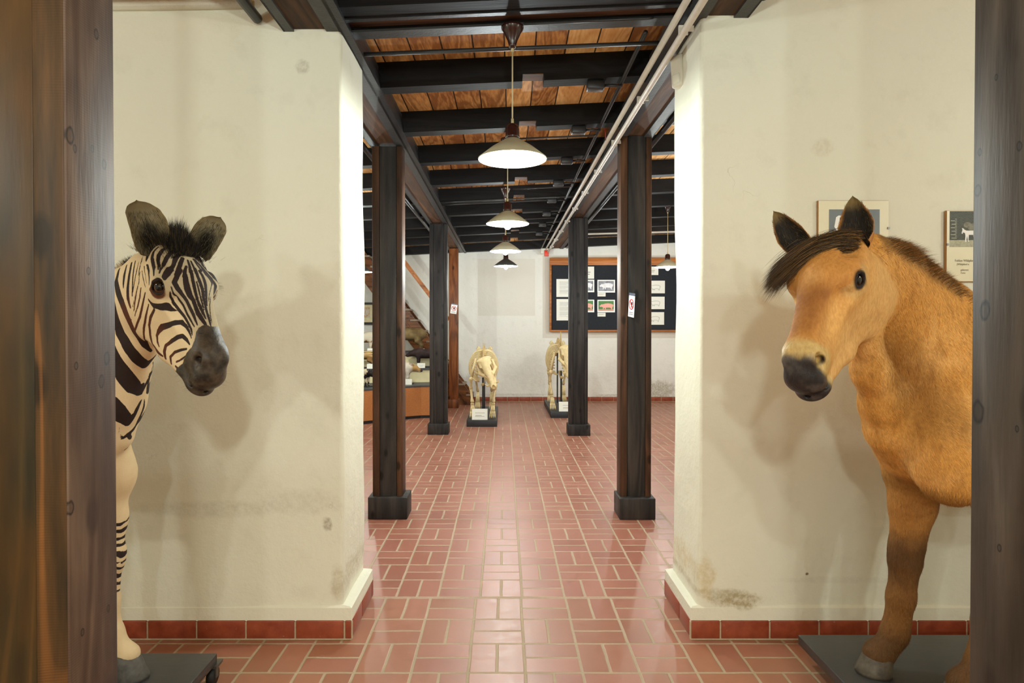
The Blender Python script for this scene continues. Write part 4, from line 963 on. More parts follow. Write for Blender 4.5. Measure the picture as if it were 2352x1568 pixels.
    # ears: grey-olive with a black hollow and pale edge
    for k, (inn, ts) in enumerate(zip(IE, TE)):
        i0 = nb + k * len(inn); s_ = slice(i0, i0 + len(inn)); tt, ss = ts.T
        nz = vnoise(P[s_], 30, 7)
        c = np.tile(lin(140, 132, 106), (len(inn), 1)); c = mixc(c, lin(160, 140, 96), sst(.62, .95, np.abs(ss)) * .7)
        c = mixc(c, lin(24, 20, 16), inn * (1 - sst(.25, .62, np.hypot((tt - .33) * 1.6, ss * .8) + nz * .12)))
        c = mixc(c, lin(30, 25, 18), (1 - inn) * sst(.7, .8, tt)); c = mixc(c, lin(120, 108, 80), inn * sst(.75, .9, tt)); col[s_] = c
    attr(o, 'col', np.concatenate([col, np.ones((len(P), 1))], 1), 'FLOAT_COLOR'); attr(o, 'dk', np.concatenate([dk, np.ones((len(P), 1))], 1), 'FLOAT_COLOR')
    attr(o, 'st', st); attr(o, 'mz', mz)
    for e in eyes(ZF, (.004, .012, .090), root, eye_mat('zebra_glass_eye', rgb(96, 58, 24))): e.location -= Vector(off)
    # ear hair
    r = np.random.default_rng(3); Rr = []; Dd = []; Cc_ = []; Ll = []
    for k, (inn, ts) in enumerate(zip(IE, TE)):
        i0 = nb + k * len(inn); b = np.array(ears[k][0]); tp = np.array(ears[k][1]); ax = (tp - b) / np.linalg.norm(tp - b); nm = np.array(ears[k][2]); nm = nm / np.linalg.norm(nm)
        cand = np.nonzero((inn == 1) & (ts[:, 0] < .8))[0]; pick = r.choice(cand, 2600); pp = P[i0 + pick]; tt, ss = ts[pick].T
        cen = b + ax * (tt * np.linalg.norm(tp - b))[:, None]; d = ax * 1.0 + nm * .10 + (cen - pp) * 6; Rr.append(pp); Dd.append(d)
        dark = r.random(len(pick)) < (.75 - np.abs(ss) * .5); Cc_.append(np.where(dark[:, None], lin(52, 47, 36), lin(140, 128, 98)) * r.uniform(.7, 1.2, (len(pick), 1))); Ll.append(r.uniform(.010, .022, len(pick)))
    hairs('ear_hair', np.concatenate(Rr) - off, np.concatenate(Dd), np.concatenate(Ll), .0006, np.concatenate(Cc_), root, M['hair'], frizz=.18)['kind'] = 'stuff'
    # mane: erect brush from the forelock over the poll and down the crest
    crest = [ZF.p(-.085, .068, 0), ZF.p(-.115, .068, 0), ZF.p(-.150, .060, 0), ZF.p(-.185, .03, 0), np.array(at(322, 598, 2.235)), np.array(at(300, 606, 2.25)), np.array(at(276, 628, 2.275)), np.array(at(240, 664, 2.30)), np.array(at(200, 704, 2.32)), np.array([-1.78, 2.33, 1.45])]
    crest = np.array(crest); seg = np.linalg.norm(np.diff(crest, axis=0), axis=1); cum = np.concatenate([[0], np.cumsum(seg)]); T = cum[-1]
    n = 18000; tt = np.concatenate([r.uniform(0, .20, n // 2), r.uniform(.0, T, n // 2)]); R0 = np.stack([np.interp(tt, cum, crest[:, i]) for i in range(3)], 1)
    lat = r.normal(0, 1, n) * np.where(tt < .2, .030, .011); R0 = R0 + ZF.w * lat[:, None]
    U = np.stack([np.interp(tt, [0, .07, .16, .26, T], [a, b_, c_, d_, e_]) for a, b_, c_, d_, e_ in zip(ZF.vec(-.6, .9, 0), ZF.vec(-.75, .75, 0), (-.05, .15, 1), (-.5, .12, .85), (-.5, 0, .85))], 1)
    ln = np.interp(tt, [0, .03, .09, .15, .2, .26, T], [.034, .068, .105, .095, .06, .040, .07]) * r.uniform(.6, 1.15, n)
    ln *= 1 - np.minimum(np.abs(lat) / .06, .6)
    cl = np.where((r.random(n) < .13)[:, None], lin(96, 80, 48), lin(26, 21, 17)) * r.uniform(.6, 1.3, (n, 1))
    band = (np.cos(tt * 2 * PI / .09) > .3) & (tt > .24); cl = np.where(band[:, None], lin(190, 170, 130), cl)
    R0 = R0 - U / np.linalg.norm(U, axis=1)[:, None] * .010
    hairs('mane', R0 - off, U + ZF.w * (lat * 9)[:, None], ln, .0009, cl, root, M['hair'], frizz=.13, seed=5)['kind'] = 'stuff'
    # eyelashes / whiskers
    E0 = []; E1 = []
    for sg in (1, -1):
        for k in range(16):
            f = -1 + 2 * k / 15; E0.append(ZF.p(.004 + f * .022, .036 - f * f * .008, .098 * sg)); E1.append(ZF.vec(f * .2 + .3, .45, .9 * sg))
    hairs('eyelashes', np.array(E0) - off, np.array(E1), .020, .0009, np.tile(lin(20, 16, 12), (len(E0), 1)), root, M['hair'], frizz=.12)['kind'] = 'stuff'
    W0 = []; W1 = []
    for k in range(40):
        sg = r.choice([-1, 1]); W0.append(ZF.p(r.uniform(.27, .34), r.uniform(-.10, -.03), .046 * sg)); W1.append(ZF.vec(r.uniform(-.2, .6), r.uniform(-.6, .1), sg * 1.))
    hairs('whiskers', np.array(W0) - off, np.array(W1), .035, .0004, np.tile(lin(60, 52, 40), (len(W0), 1)), root, M['hair'], frizz=.2)['kind'] = 'stuff'
    # hooves and tail
    hm_ = plain('grey_horn_hoof', rgb(84, 82, 78), .55, var=.2, scale=40)
    YB = 2.33
    for (hx, hy) in ((-1.530 + .078, YB + .085), (-1.60 + .062, YB - .115), (-2.78 + .03, YB + .11), (-2.70 + .03, YB - .11)):
        hoof('hoof', hx - off[0], hy - off[1], 0, .092, .056, 0, hm_, root)
    n = 1500; R1 = np.array([-2.97, YB, 1.12]) + r.normal(0, .006, (n, 3)); R1[:, 2] -= r.uniform(0, .35, n)
    R1[:, 0] -= .015
    hairs('tail', R1 - off, np.tile([-.12, 0, -1.], (n, 1)), .30, .002, np.tile(lin(34, 26, 20), (n, 1)), root, M['hair'], frizz=.06)['kind'] = 'stuff'
    return root
zebra = build_zebra()
# wheeled platforms
t = NT('dark_grey_painted_board'); v = t.coord(scale=(.3, 1, 1)); nn = t.noise(v, 14, 4, .6); t.set(t.mix(nn, rgb(40, 41, 43), rgb(66, 66, 66)), t.math('MULTIPLY_ADD', nn, .2, .25)); t.bump(t.noise(v, 50, 3), .15, .003); M['darkboard'] = t.m
M['rubber'] = plain('black_rubber', rgb(26, 26, 26), .6)
M['castermetal'] = plain('caster_metal', rgb(120, 118, 112), .35, .8)
def platform(x0, x1, y0, y1, label, ins=.045):
    r = empty('display_platform', ((x0 + x1) / 2, (y0 + y1) / 2, 0), 0, label, 'platform')
    cx, cy = (x0 + x1) / 2, (y0 + y1) / 2
    MB().box(x0 - cx, x1 - cx, y0 - cy, y1 - cy, .088, .13, .004).build('deck_board', M['darkboard'], r)
    for sx in (-1, 1):
        for sy in (-1, 1):
            px, py = sx * ((x1 - x0) / 2 - ins), sy * ((y1 - y0) / 2 - (.0 if sx > 0 and ins < .05 else .09))
            m = MB().box(px - .03, px + .03, py - .03, py + .03, .078, .089).box(px - .02, px - .014, py - .012, py + .012, .03, .08).box(px + .014, px + .02, py - .012, py + .012, .03, .08)
            c = m.build('caster', M['castermetal'], r)
            MB().tube([(px - .013, py, .035), (px + .013, py, .035)], .035, 24).build('wheel', M['rubber'], c)
    return r
# ------------------------------------------------------------------ horse
HF = Frame((1.0345, 2.0068, 1.6391), math.radians(223.5), math.radians(52.9), 1.05, side=-1, roll=math.radians(-3.6))
HOFF = np.array([2.0, 2.38, .13])
def horse_sculpt(fine=.0045):
    xs = grid((.80, 1.38, fine), (1.38, 1.80, .0065), (1.80, 3.05, .014)); ys = grid((1.68, 2.15, fine), (2.15, 2.75, .0085)); zs = grid((.11, 1.22, .008), (1.22, 1.90, fine))
    sc = Sculpt(xs, ys, zs); YB = 2.38
    sc.ell((2.22, YB, 1.10), (.50, .28, .30), k=.05)
    sc.ell((1.84, YB, 1.16), (.30, .215, .32), k=.08)
    sc.ell((2.68, YB, 1.18), (.30, .25, .27), k=.08)
    sc.ell((1.65, YB - .01, 1.10), (.235, .19, .21), k=.07)
    sc.cone((1.95, YB, 1.40), (2.5, YB, 1.36), .10, .11, .1)
    c0 = at(1985, 612, 2.12); c1 = at(2035, 660, 2.22); c2 = at(2085, 750, 2.30); c3 = at(2140, 860, 2.34)
    sc.chain([c0, c1, c2, c3, (1.68, YB, 1.12)], [.110, .140, .178, .215, .205], .06, flat=(-.35, 1, 0), fls=[.75, .66, .66, .75, .85])
    sc.chain([at(2010, 592, 2.13), at(2062, 614, 2.20), at(2122, 655, 2.27), at(2180, 700, 2.31), at(2250, 742, 2.35), (1.9, YB, 1.44)], [.06, .065, .07, .075, .085, .085], .05, flat=(-.3, 1, 0), fls=[.7] * 6)
    sc.chain([at(1985, 760, 2.10), at(2000, 850, 2.18), at(2028, 930, 2.26), at(2046, 985, 2.30), at(2085, 1035, 2.34)], [.05, .055, .070, .080, .09], .05)
    # near shoulder bulge and fold between the legs
    sc.ell(at(2190, 1030, 2.20), (.16, .10, .20), k=.05)
    sc.ell(at(2200, 1105, 2.20), (.11, .075, .075), k=.03)
    def fore(x, y, lean=0.0):
        sc.cone((x + .10, y, 1.10), (x + .02, y, .93), .13, .105, .06, flat=(0, 1, 0), fl=.75)
        sc.chain([(x + .035, y, .97), (x + .026, y, .80), (x + .008, y, .66)], [.10, .080, .066], .04, flat=(0, 1, 0), fls=[.8, .85, .9])
        sc.ell((x - .002, y, .60), (.066, .054, .075), k=.03)
        sc.chain([(x - .005, y, .55), (x - .018, y, .43), (x - .032, y, .335)], [.054, .047, .048], .03)
        sc.ell((x - .040, y, .295), (.055, .047, .050), k=.02)
        sc.chain([(x - .045, y, .27), (x - .100, y, .205)], [.048, .050], .02)
        sc.chain([(x - .100, y, .205), (x - .112, y, .205)], [.048, .050], .02)
    def hind(x, y):
        sc.cone((x - .03, y, 1.10), (x - .10, y, .86), .18, .11, .06, flat=(0, 1, 0), fl=.65)
        sc.chain([(x - .10, y, .88), (x + .03, y, .72), (x + .10, y, .63)], [.10, .062, .050], .04, flat=(0, 1, 0), fls=[.7, .8, .8])
        sc.ell((x + .105, y, .62), (.052, .042, .06), k=.03)
        sc.chain([(x + .09, y, .59), (x + .05, y, .42), (x + .04, y, .33)], [.046, .040, .042], .03)
        sc.ell((x + .035, y, .305), (.05, .045, .05), k=.02)
        sc.chain([(x + .03, y, .29), (x - .02, y, .225), (x - .025, y, .2)], [.044, .046, .05], .02)
    fore(1.592, YB + .075); fore(1.775, YB - .135); hind(2.83, YB + .12); hind(2.74, YB - .12)
    head_prims(sc, HF, wide=1.07)
    sc.ell(HF.p(-.075, -.10, .055), np.array([.10, .115, .05]) * 1.05, HF.R, k=.04)
    sc.cone(HF.p(-.10, -.06, 0), at(1990, 690, 2.12), .09, .10, .05, flat=HF.w, fl=.8)
    return sc

def hmask(L, x):
    return sst(.37, .32, np.linalg.norm(L - [.06, -.05, 0], axis=1)) * sst(-.255, -.215, L[:, 1]) * sst(-.175, -.125, L[:, 0] + .15 * (L[:, 1] + .1)) * (x < 1.35)
def build_horse():
    root = empty('horse', tuple(HOFF), 0, 'stuffed tan pony with dark forelock standing on the wheeled platform beside the right post', 'animal')
    off = HOFF; sc = horse_sculpt(); P, Q = sc.mesh(); nb = len(P); Q0 = Q
    prof = ([0, .15, .4, .6, .8, .92, 1], [.8, .98, 1.0, .82, .52, .28, .03])
    nb_ear = [(HF.p(-.125, .035, .070), at(1961, 457, 2.08), (-.62, -.80, .0), .052, .1), (HF.p(-.128, .034, -.088), at(1779, 487, 2.20), (-.55, -.85, .0), .046, -.1)]
    IE = []; TE = []
    for b, tp, nm, hw, lean in nb_ear:
        p, q, inn, ts = ear_surface(b, np.array(tp), nm, hw, prof, curl=1.5, lean=lean, tipbend=.10)
        Q = np.concatenate([Q, q + len(P)]); P = np.concatenate([P, p]); IE.append(inn); TE.append(ts)
    L = HF.loc(P); u, v, w = L.T; x, y, z = P.T
    hd = hmask(L, x)
    n1 = vnoise(P, 9, 1); n2 = vnoise(P, 30, 2); n3 = vnoise(P * [1, 1, .35], 45, 6)
    def colour(P, L, n1, n2, n3, hd):
        u, v, w = L.T; x, y, z = P.T; n = len(P)
        c = np.tile(lin(222, 166, 84), (n, 1))
        c = mixc(c, lin(238, 188, 112), sst(-.1, .6, n1)); c = mixc(c, lin(178, 122, 52), sst(.1, .7, n3) * .6); c = mixc(c, lin(150, 100, 44), sst(.2, .8, n2) * .35)
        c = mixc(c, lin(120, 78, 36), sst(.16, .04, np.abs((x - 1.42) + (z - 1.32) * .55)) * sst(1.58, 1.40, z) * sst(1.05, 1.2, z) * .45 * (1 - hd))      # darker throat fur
        c = mixc(c, lin(106, 74, 38), sst(.075, .02, np.abs(z - (1.765 - .42 * (x - 1.383)))) * (x > 1.25) * (x < 1.65) * .7)                      # darker brown band along the mane roots
        leg = sst(.98, .80, z); c = mixc(c, lin(150, 100, 50), leg * .7); c = mixc(c, lin(110, 76, 38), sst(.74, .62, z) * .75)
        c = mixc(c, lin(50, 36, 24), sst(.15, .0, np.abs(z - .585 - n2 * .05)) * .55); c = mixc(c, lin(72, 50, 26), sst(.34, .26, z) * .7); c = mixc(c, lin(60, 44, 26), sst(.06, .0, np.abs(z - .86 + (x - 1.7) * .2)) * .4 * (z < .95))
        h = hd
        hc = np.tile(lin(220, 168, 96), (n, 1)); hc = mixc(hc, lin(188, 126, 56), sst(-.01, .05, v) * .75); hc = mixc(hc, lin(128, 74, 32), sst(.035, .055, v) * sst(.03, .10, u) * sst(.26, .20, u) * (.5 + .5 * sst(-.3, .4, n1)))
        hc = mixc(hc, lin(176, 116, 52), sst(.0, .5, n1) * .5); hc = mixc(hc, lin(216, 170, 110), sst(.05, .0, np.linalg.norm(L - [.035, .075, 0], axis=1)) * .4)
        hc = mixc(hc, lin(212, 176, 118), sst(-.03, -.09, v) * .35)
        hc = mixc(hc, lin(204, 178, 116), sst(.235, .265, u + n2 * .012 - .03 * sst(.0, -.08, v)) * .85)           # pale mealy ring
        e = np.minimum(np.linalg.norm(L - [.004, .010, .090], axis=1), np.linalg.norm(L - [.004, .010, -.090], axis=1))
        hc = mixc(hc, lin(200, 168, 110), sst(.065, .045, e) * .55 * (v < .03)); hc = mixc(hc, lin(40, 32, 28), sst(.036, .029, e))
        mz = sst(.284, .312, u + n2 * .012 + .015 * sst(.03, .07, np.abs(w)) * 0 - .02 * sst(.045, .065, np.abs(w)))
        hc = mixc(hc, mixc(np.tile(lin(46, 42, 42), (n, 1)), lin(92, 84, 78), sst(-.2, .7, n2)), mz)
        nost = np.linalg.norm((np.abs(L) * [1, 0, 1] + L * [0, 1, 0] - [.292, .004, .055]), axis=1); hc = mixc(hc, lin(26, 20, 20), sst(.022, .014, nost))
        return mixc(c, hc, h)
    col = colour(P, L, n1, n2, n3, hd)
    for k, (inn, ts) in enumerate(zip(IE, TE)):
        i0 = nb + k * len(inn); s_ = slice(i0, i0 + len(inn)); tt, ss = ts.T; nz = vnoise(P[s_], 40, 7)
        c = np.tile(lin(176, 120, 62), (len(inn), 1)); c = mixc(c, lin(110, 84, 48), sst(.6, .95, tt) * .8)
        c = mixc(c, lin(36, 30, 22), inn * sst(.98, .75, np.abs(ss) + nz * .1)); c = mixc(c, lin(120, 100, 60), inn * sst(.7, .9, tt)); col[s_] = c
    t = NT('tan_horse_coat'); a = t.n('Attribute', attribute_name='col').outputs['Color']; vv = t.coord(scale=(1, 1, .4)); nn = t.noise(vv, 120, 4, .65)
    al = t.n('Attribute', attribute_name='mz').outputs['Fac']
    t.set(t.mix(t.ramp(nn, [(.35, .5), (.65, 0)]), a, t.mix(1, a, (.6, .5, .4, 1), 'MULTIPLY')), t.math('SUBTRACT', .75, t.math('MULTIPLY', al, .35)), spec=.3); t.bump(nn, .5, .004)
    o = np_mesh('body', P - off, Q, [t.m], root); attr(o, 'col', np.concatenate([col, np.ones((len(P), 1))], 1), 'FLOAT_COLOR'); attr(o, 'mz', sst(.25, .28, u) * hd)
    for e in eyes(HF, (.004, .012, .090), root, eye_mat('horse_glass_eye', rgb(54, 30, 16))): e.location -= Vector(off)
    # ---- fur
    r = np.random.default_rng(11); _, N = verts_of(o); N = N[:nb]; Pb = P[:nb]
    qa = Pb[Q0]; area = np.linalg.norm(np.cross(qa[:, 2] - qa[:, 0], qa[:, 3] - qa[:, 1]), axis=1) / 2; cen = qa.mean(1)
    Lc = HF.loc(cen); dens = np.where(cen[:, 0] < 1.95, 1.0, .25); hdc = hmask(Lc, cen[:, 0]) > .5
    dens = dens * np.where(hdc & (Lc[:, 0] > .235), 0.0, 1) * np.where(hdc & (np.minimum(np.linalg.norm(Lc - [.004, .010, .090], axis=1), np.linalg.norm(Lc - [.004, .010, -.090], axis=1)) < .036), 0, 1) * (cen[:, 2] > .225) * np.where(hdc, 1.3, 1)
    n = 230000; pk = r.choice(len(Q0), n, p=area * dens / (area * dens).sum()); bu, bv = r.random((2, n, 1)); qq = Q0[pk]
    R0 = (Pb[qq[:, 0]] * (1 - bu) + Pb[qq[:, 1]] * bu) * (1 - bv) + (Pb[qq[:, 3]] * (1 - bu) + Pb[qq[:, 2]] * bu) * bv; NN = N[qq[:, 0]]; NN /= np.linalg.norm(NN, axis=1)[:, None] + 1e-9
    LR = HF.loc(R0); hr = hdc[pk]; m1 = vnoise(R0, 5, 21); m2 = vnoise(R0, 14, 22)
    D = np.tile([.50, 0, -.85], (n, 1)); D[:, 0] += m1 * .5; D[:, 1] += m2 * .4
    D = np.where((R0[:, 2] < .95)[:, None], np.array([.15, 0, -1.]) + np.stack([m2 * .2, m1 * .2, 0 * m1], 1), D)
    Dh = HF.a * .7 - HF.d * .45 + (HF.w * np.sign(LR[:, 2])[:, None]) * .35 + r.normal(0, .05, (n, 3)); D = np.where(hr[:, None], Dh, D)
    up = (hr & (LR[:, 0] < .02) & (LR[:, 1] > .03)); D = np.where(up[:, None], -HF.a + HF.w * LR[:, 2:3] * 6, D)
    D -= NN * (D * NN).sum(1)[:, None]; D /= np.linalg.norm(D, axis=1)[:, None] + 1e-9; D = D + NN * np.where(hr, .12, .22)[:, None]
    ln = np.where(hr, .007, np.where(R0[:, 2] < .9, .014, .019)) * r.uniform(.6, 1.3, n); ln = np.where(hr & (LR[:, 0] > .12), .0045, ln)
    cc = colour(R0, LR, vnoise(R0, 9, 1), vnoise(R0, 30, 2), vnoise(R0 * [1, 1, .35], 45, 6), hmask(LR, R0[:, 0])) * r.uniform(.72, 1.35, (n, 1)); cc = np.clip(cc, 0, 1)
    hairs('coat_fur', R0 - off - NN * .0015, D, ln, np.where(hr, .0014, .0019), cc, root, M['hair'], segs=1, normals=NN, frizz=.10, seed=3)['kind'] = 'stuff'
    # ---- mane on the crest
    cr = np.array([at(*q) for q in ((1975, 560, 2.12), (2018, 556, 2.14), (2060, 580, 2.19), (2100, 604, 2.235), (2135, 626, 2.27), (2168, 655, 2.30), (2215, 685, 2.34), (2260, 705, 2.36))]); cr[:, 2] -= .004
    cum = np.concatenate([[0], np.cumsum(np.linalg.norm(np.diff(cr, axis=0), axis=1))]); T = cum[-1]; n = 17000; tt = r.uniform(0, T, n)
    R0 = np.stack([np.interp(tt, cum, cr[:, i]) for i in range(3)], 1); lat = r.normal(0, .026, n); R0[:, 1] += lat; R0[:, 2] -= np.abs(lat) * .5 + .004
    cl_ = np.floor(tt * 45 + lat * 60); cx_ = np.sin(cl_ * 12.9898) * .5; D = np.stack([.55 + cx_ * .5, lat * 7 + np.cos(cl_ * 7.1) * .25, np.full(n, .62)], 1)
    c = np.tile(lin(120, 86, 44), (n, 1)); c = mixc(c, lin(84, 60, 30), (r.random(n) < .45) * .9); c = mixc(c, lin(190, 134, 70), (r.random(n) < .2) * .8)
    hairs('mane', R0 - off, D, np.interp(tt, [0, .06, .2, .26, T], [.035, .060, .085, .060, .04]) * r.uniform(.5, 1.15, n), .0013, c * r.uniform(.75, 1.25, (n, 1)), root, M['hair'], droop=(.15, 0, -.25), frizz=.14, seed=6)['kind'] = 'stuff'
    # ---- forelock: swept from the poll over the far side of the forehead
    n = 15000; s = np.clip(r.uniform(-.05, 1.05, n) + r.normal(0, .04, n), -.1, 1.1); q = r.uniform(-1, 1, n)
    RL = np.stack([-.122 + .034 * q + .02 * s, .056 - .05 * np.abs(s - .5) ** 2, .075 - .145 * s], 1); RL = RL + r.normal(0, .006, (n, 3)); R0 = HF.O + HF.S * (RL @ HF.R.T)
    lock = np.floor(s * 14 + q * .6) ; j = np.sin(lock * 12.9898) * .5 * sst(.05, .45, s)
    DL = np.stack([.10 + .55 * s + .30 * j, .50 - .30 * s, -.95 + .45 * s + .15 * j], 1); D = DL @ HF.R.T
    dr = np.stack([.50 + .20 * s + .2 * j, -.42 + .12 * s, -.25 + .10 * s], 1) @ HF.R.T
    c = np.tile(lin(62, 46, 28), (n, 1)); c = mixc(c, lin(132, 96, 50), (r.random(n) < .35) * .9); c = mixc(c, lin(30, 22, 14), s * .5)
    hairs('forelock', R0 - off, D, r.uniform(.05, .165, n) * (1.10 - .35 * s), .0010, c * r.uniform(.7, 1.3, (n, 1)), root, M['hair'], droop=dr, segs=7, frizz=.10, seed=8)['kind'] = 'stuff'
    # ---- ear hair
    Rr = []; Dd = []; Ll = []; Cq = []
    for k, (inn, ts) in enumerate(zip(IE, TE)):
        i0 = nb + k * len(inn); b = np.array(nb_ear[k][0]); tp = np.array(nb_ear[k][1]); Ln = np.linalg.norm(tp - b); ax = (tp - b) / Ln; nm = np.array(nb_ear[k][2]); nm /= np.linalg.norm(nm)
        cand = np.nonzero(ts[:, 0] < .82)[0]; pick = r.choice(cand, 3200); pp = P[i0 + pick]; tt, ss = ts[pick].T; ii = inn[pick]
        c0_ = b + ax * (tt * Ln)[:, None]; Rr.append(pp); Dd.append(np.where(ii[:, None] == 1, ax * .8 + nm * .25 + (c0_ - pp) * 5, ax * 1. - (c0_ - pp) * 3)); Ll.append(np.where(ii == 1, r.uniform(.008, .018, len(pick)), .007))
        Cq.append(np.where(ii[:, None] == 1, np.where((r.random(len(pick)) < .75)[:, None], lin(34, 28, 20), lin(104, 84, 50)), lin(180, 124, 66)) * r.uniform(.7, 1.2, (len(pick), 1)))
    hairs('ear_hair', np.concatenate(Rr) - off, np.concatenate(Dd), np.concatenate(Ll), .0006, np.concatenate(Cq), root, M['hair'], frizz=.15)['kind'] = 'stuff'
    E0 = []; E1 = []
    for sg in (1, -1):
        for k in range(18): f = -1 + 2 * k / 17; E0.append(HF.p(.004 + f * .024, .036 - f * f * .008, .098 * sg)); E1.append(HF.vec(f * .2 + .4, .30, .9 * sg))
    hairs('eyelashes', np.array(E0) - off, np.array(E1), .022, .001, np.tile(lin(30, 24, 18), (len(E0), 1)), root, M['hair'], frizz=.1)['kind'] = 'stuff'
    hm_ = M.get('hoof') or plain('dark_horn_hoof', rgb(84, 76, 64), .5, var=.22, scale=40); YB = 2.38
    for (hx, hy) in ((1.592 - .118, YB + .075), (1.775 - .118, YB - .135), (2.83 - .03, YB + .12), (2.74 - .03, YB - .12)): hoof('hoof', hx - off[0], hy - off[1], 0, .092, .064, PI, hm_, root)
    n = 1800; R1 = np.array([2.99, YB, 1.14]) + r.normal(0, .008, (n, 3)); R1[:, 2] -= r.uniform(0, .45, n)
    hairs('tail', R1 - off, np.tile([.10, 0, -1.], (n, 1)), .32, .002, np.tile(lin(44, 32, 22), (n, 1)), root, M['hair'], frizz=.06)['kind'] = 'stuff'
    return root
build_horse()
platform(-3.1, -1.203, 2.0, 2.60, 'dark grey wheeled display platform under the zebra', .02)
platform(1.31, 3.15, 2.05, 2.757, 'dark grey wheeled display platform under the pony', .16)
# ------------------------------------------------------------------ things at the far end of the hall
M['bone'] = plain('cream_bone', rgb(222, 200, 148), .5, var=.07, scale=30)
M['bone2'] = plain('tan_bone_joint', rgb(198, 168, 112), .55, var=.12, scale=40)  # darker tan bone for the spine and breastbone
M['card'] = plain('white_card', rgb(234, 233, 220), .7, var=.01)
M['ink'] = plain('grey_print', rgb(120, 116, 110), .8, var=.02)
M['blackwood'] = plain('black_painted_wood', rgb(34, 35, 38), .5, var=.1)
M['iron'] = plain('black_support_iron', rgb(18, 18, 22), .35)
def card(name, c, w, h, label, cat, group=None, tilt=0, rz=0, lines=(), mat=None, y_off=0):
    r = empty(name, tuple(c), rz, label, cat, group); r.rotation_euler = (tilt, 0, rz)
    MB().box(-w / 2, w / 2, -.001, .001, 0, h).build('sheet', mat or M['card'], r)
    if lines:
        m = MB()
        for (x0, x1, z, t_) in lines: m.box((x0 - .5) * w, (x1 - .5) * w, -.0016, -.001, z * h - t_ * h / 2, z * h + t_ * h / 2)
        m.build('printed_text', M['ink'], r)
    return r
def skull_mesh(f, S=1.0, res=.0055):
    """pig skull in frame f: u from crown down the face to the snout, v out of the face, w sideways"""
    c = f.p(.14, 0, 0); R_ = .30 * S
    sc = Sculpt(*[np.arange(c[i] - R_, c[i] + R_, res) for i in range(3)])
    def E(u, v, w, ru, rv, rw, k=.02, op='add'):
        for sg in ((1, -1) if w else (1,)): sc.ell(f.p(u, v, w * sg), np.array([ru, rv, rw]) * S, f.R, k * S, op)
    def C(p, q, ra, rb, k=.02, op='add', flat=None, fl=1.0):
        for sg in ((1, -1) if (p[2] or q[2]) else (1,)):
            sc.cone(f.p(p[0], p[1], p[2] * sg), f.p(q[0], q[1], q[2] * sg), ra * S, rb * S, k * S, op, None if flat is None else f.vec(flat[0], flat[1], flat[2] * sg), fl)
    E(.0, -.02, 0, .075, .055, .075); E(-.03, .0, .045, .03, .04, .05)
    C((.0, .015, 0), (.20, -.005, 0), .05, .034, .03, flat=(0, 0, 1), fl=1.25); C((.16, .0, 0), (.33, -.015, 0), .036, .026, .02)
    E(.33, -.012, 0, .03, .03, .036)
    C((-.0, -.05, .095), (.10, -.045, .098), .015, .018, .012); C((.10, -.045, .098), (.17, -.02, .05), .022, .02, .02); C((-.02, -.01, .075), (.0, -.05, .095), .014, .015)
    C((.02, .018, .06), (.06, .02, .064), .016, .014)
    E(.075, -.005, .070, .030, .03, .022, .008, 'sub'); E(.03, -.06, .068, .05, .04, .018, .01, 'sub')
    E(.345, .0, 0, .03, .03, .018, .006, 'sub'); E(.20, .01, .040, .03, .012, .008, .01, 'sub')
    C((.15, -.05, .036), (.31, -.045, .026), .018, .016, .02)
    # mandible
    C((.02, -.09, .070), (.12, -.15, .060), .016, .022, .02, flat=(0, 0, 1), fl=.6); C((.02, -.10, .066), (.10, -.12, .060), .045, .035, .02, flat=(0, 0, 1), fl=.3)
    C((.12, -.145, .056), (.30, -.085, .024), .022, .018, .02); C((.30, -.085, .024), (.335, -.07, 0), .018, .018, .02)
    C((.27, -.07, .034), (.285, -.035, .070), .012, .010, .006); C((.285, -.035, .070), (.262, -.01, .088), .010, .004, .006)   # tusks
    for k in range(5): C((.20 + .022 * k, -.062, .030), (.20 + .022 * k, -.074, .030), .008, .007, .004)
    return sc.mesh()
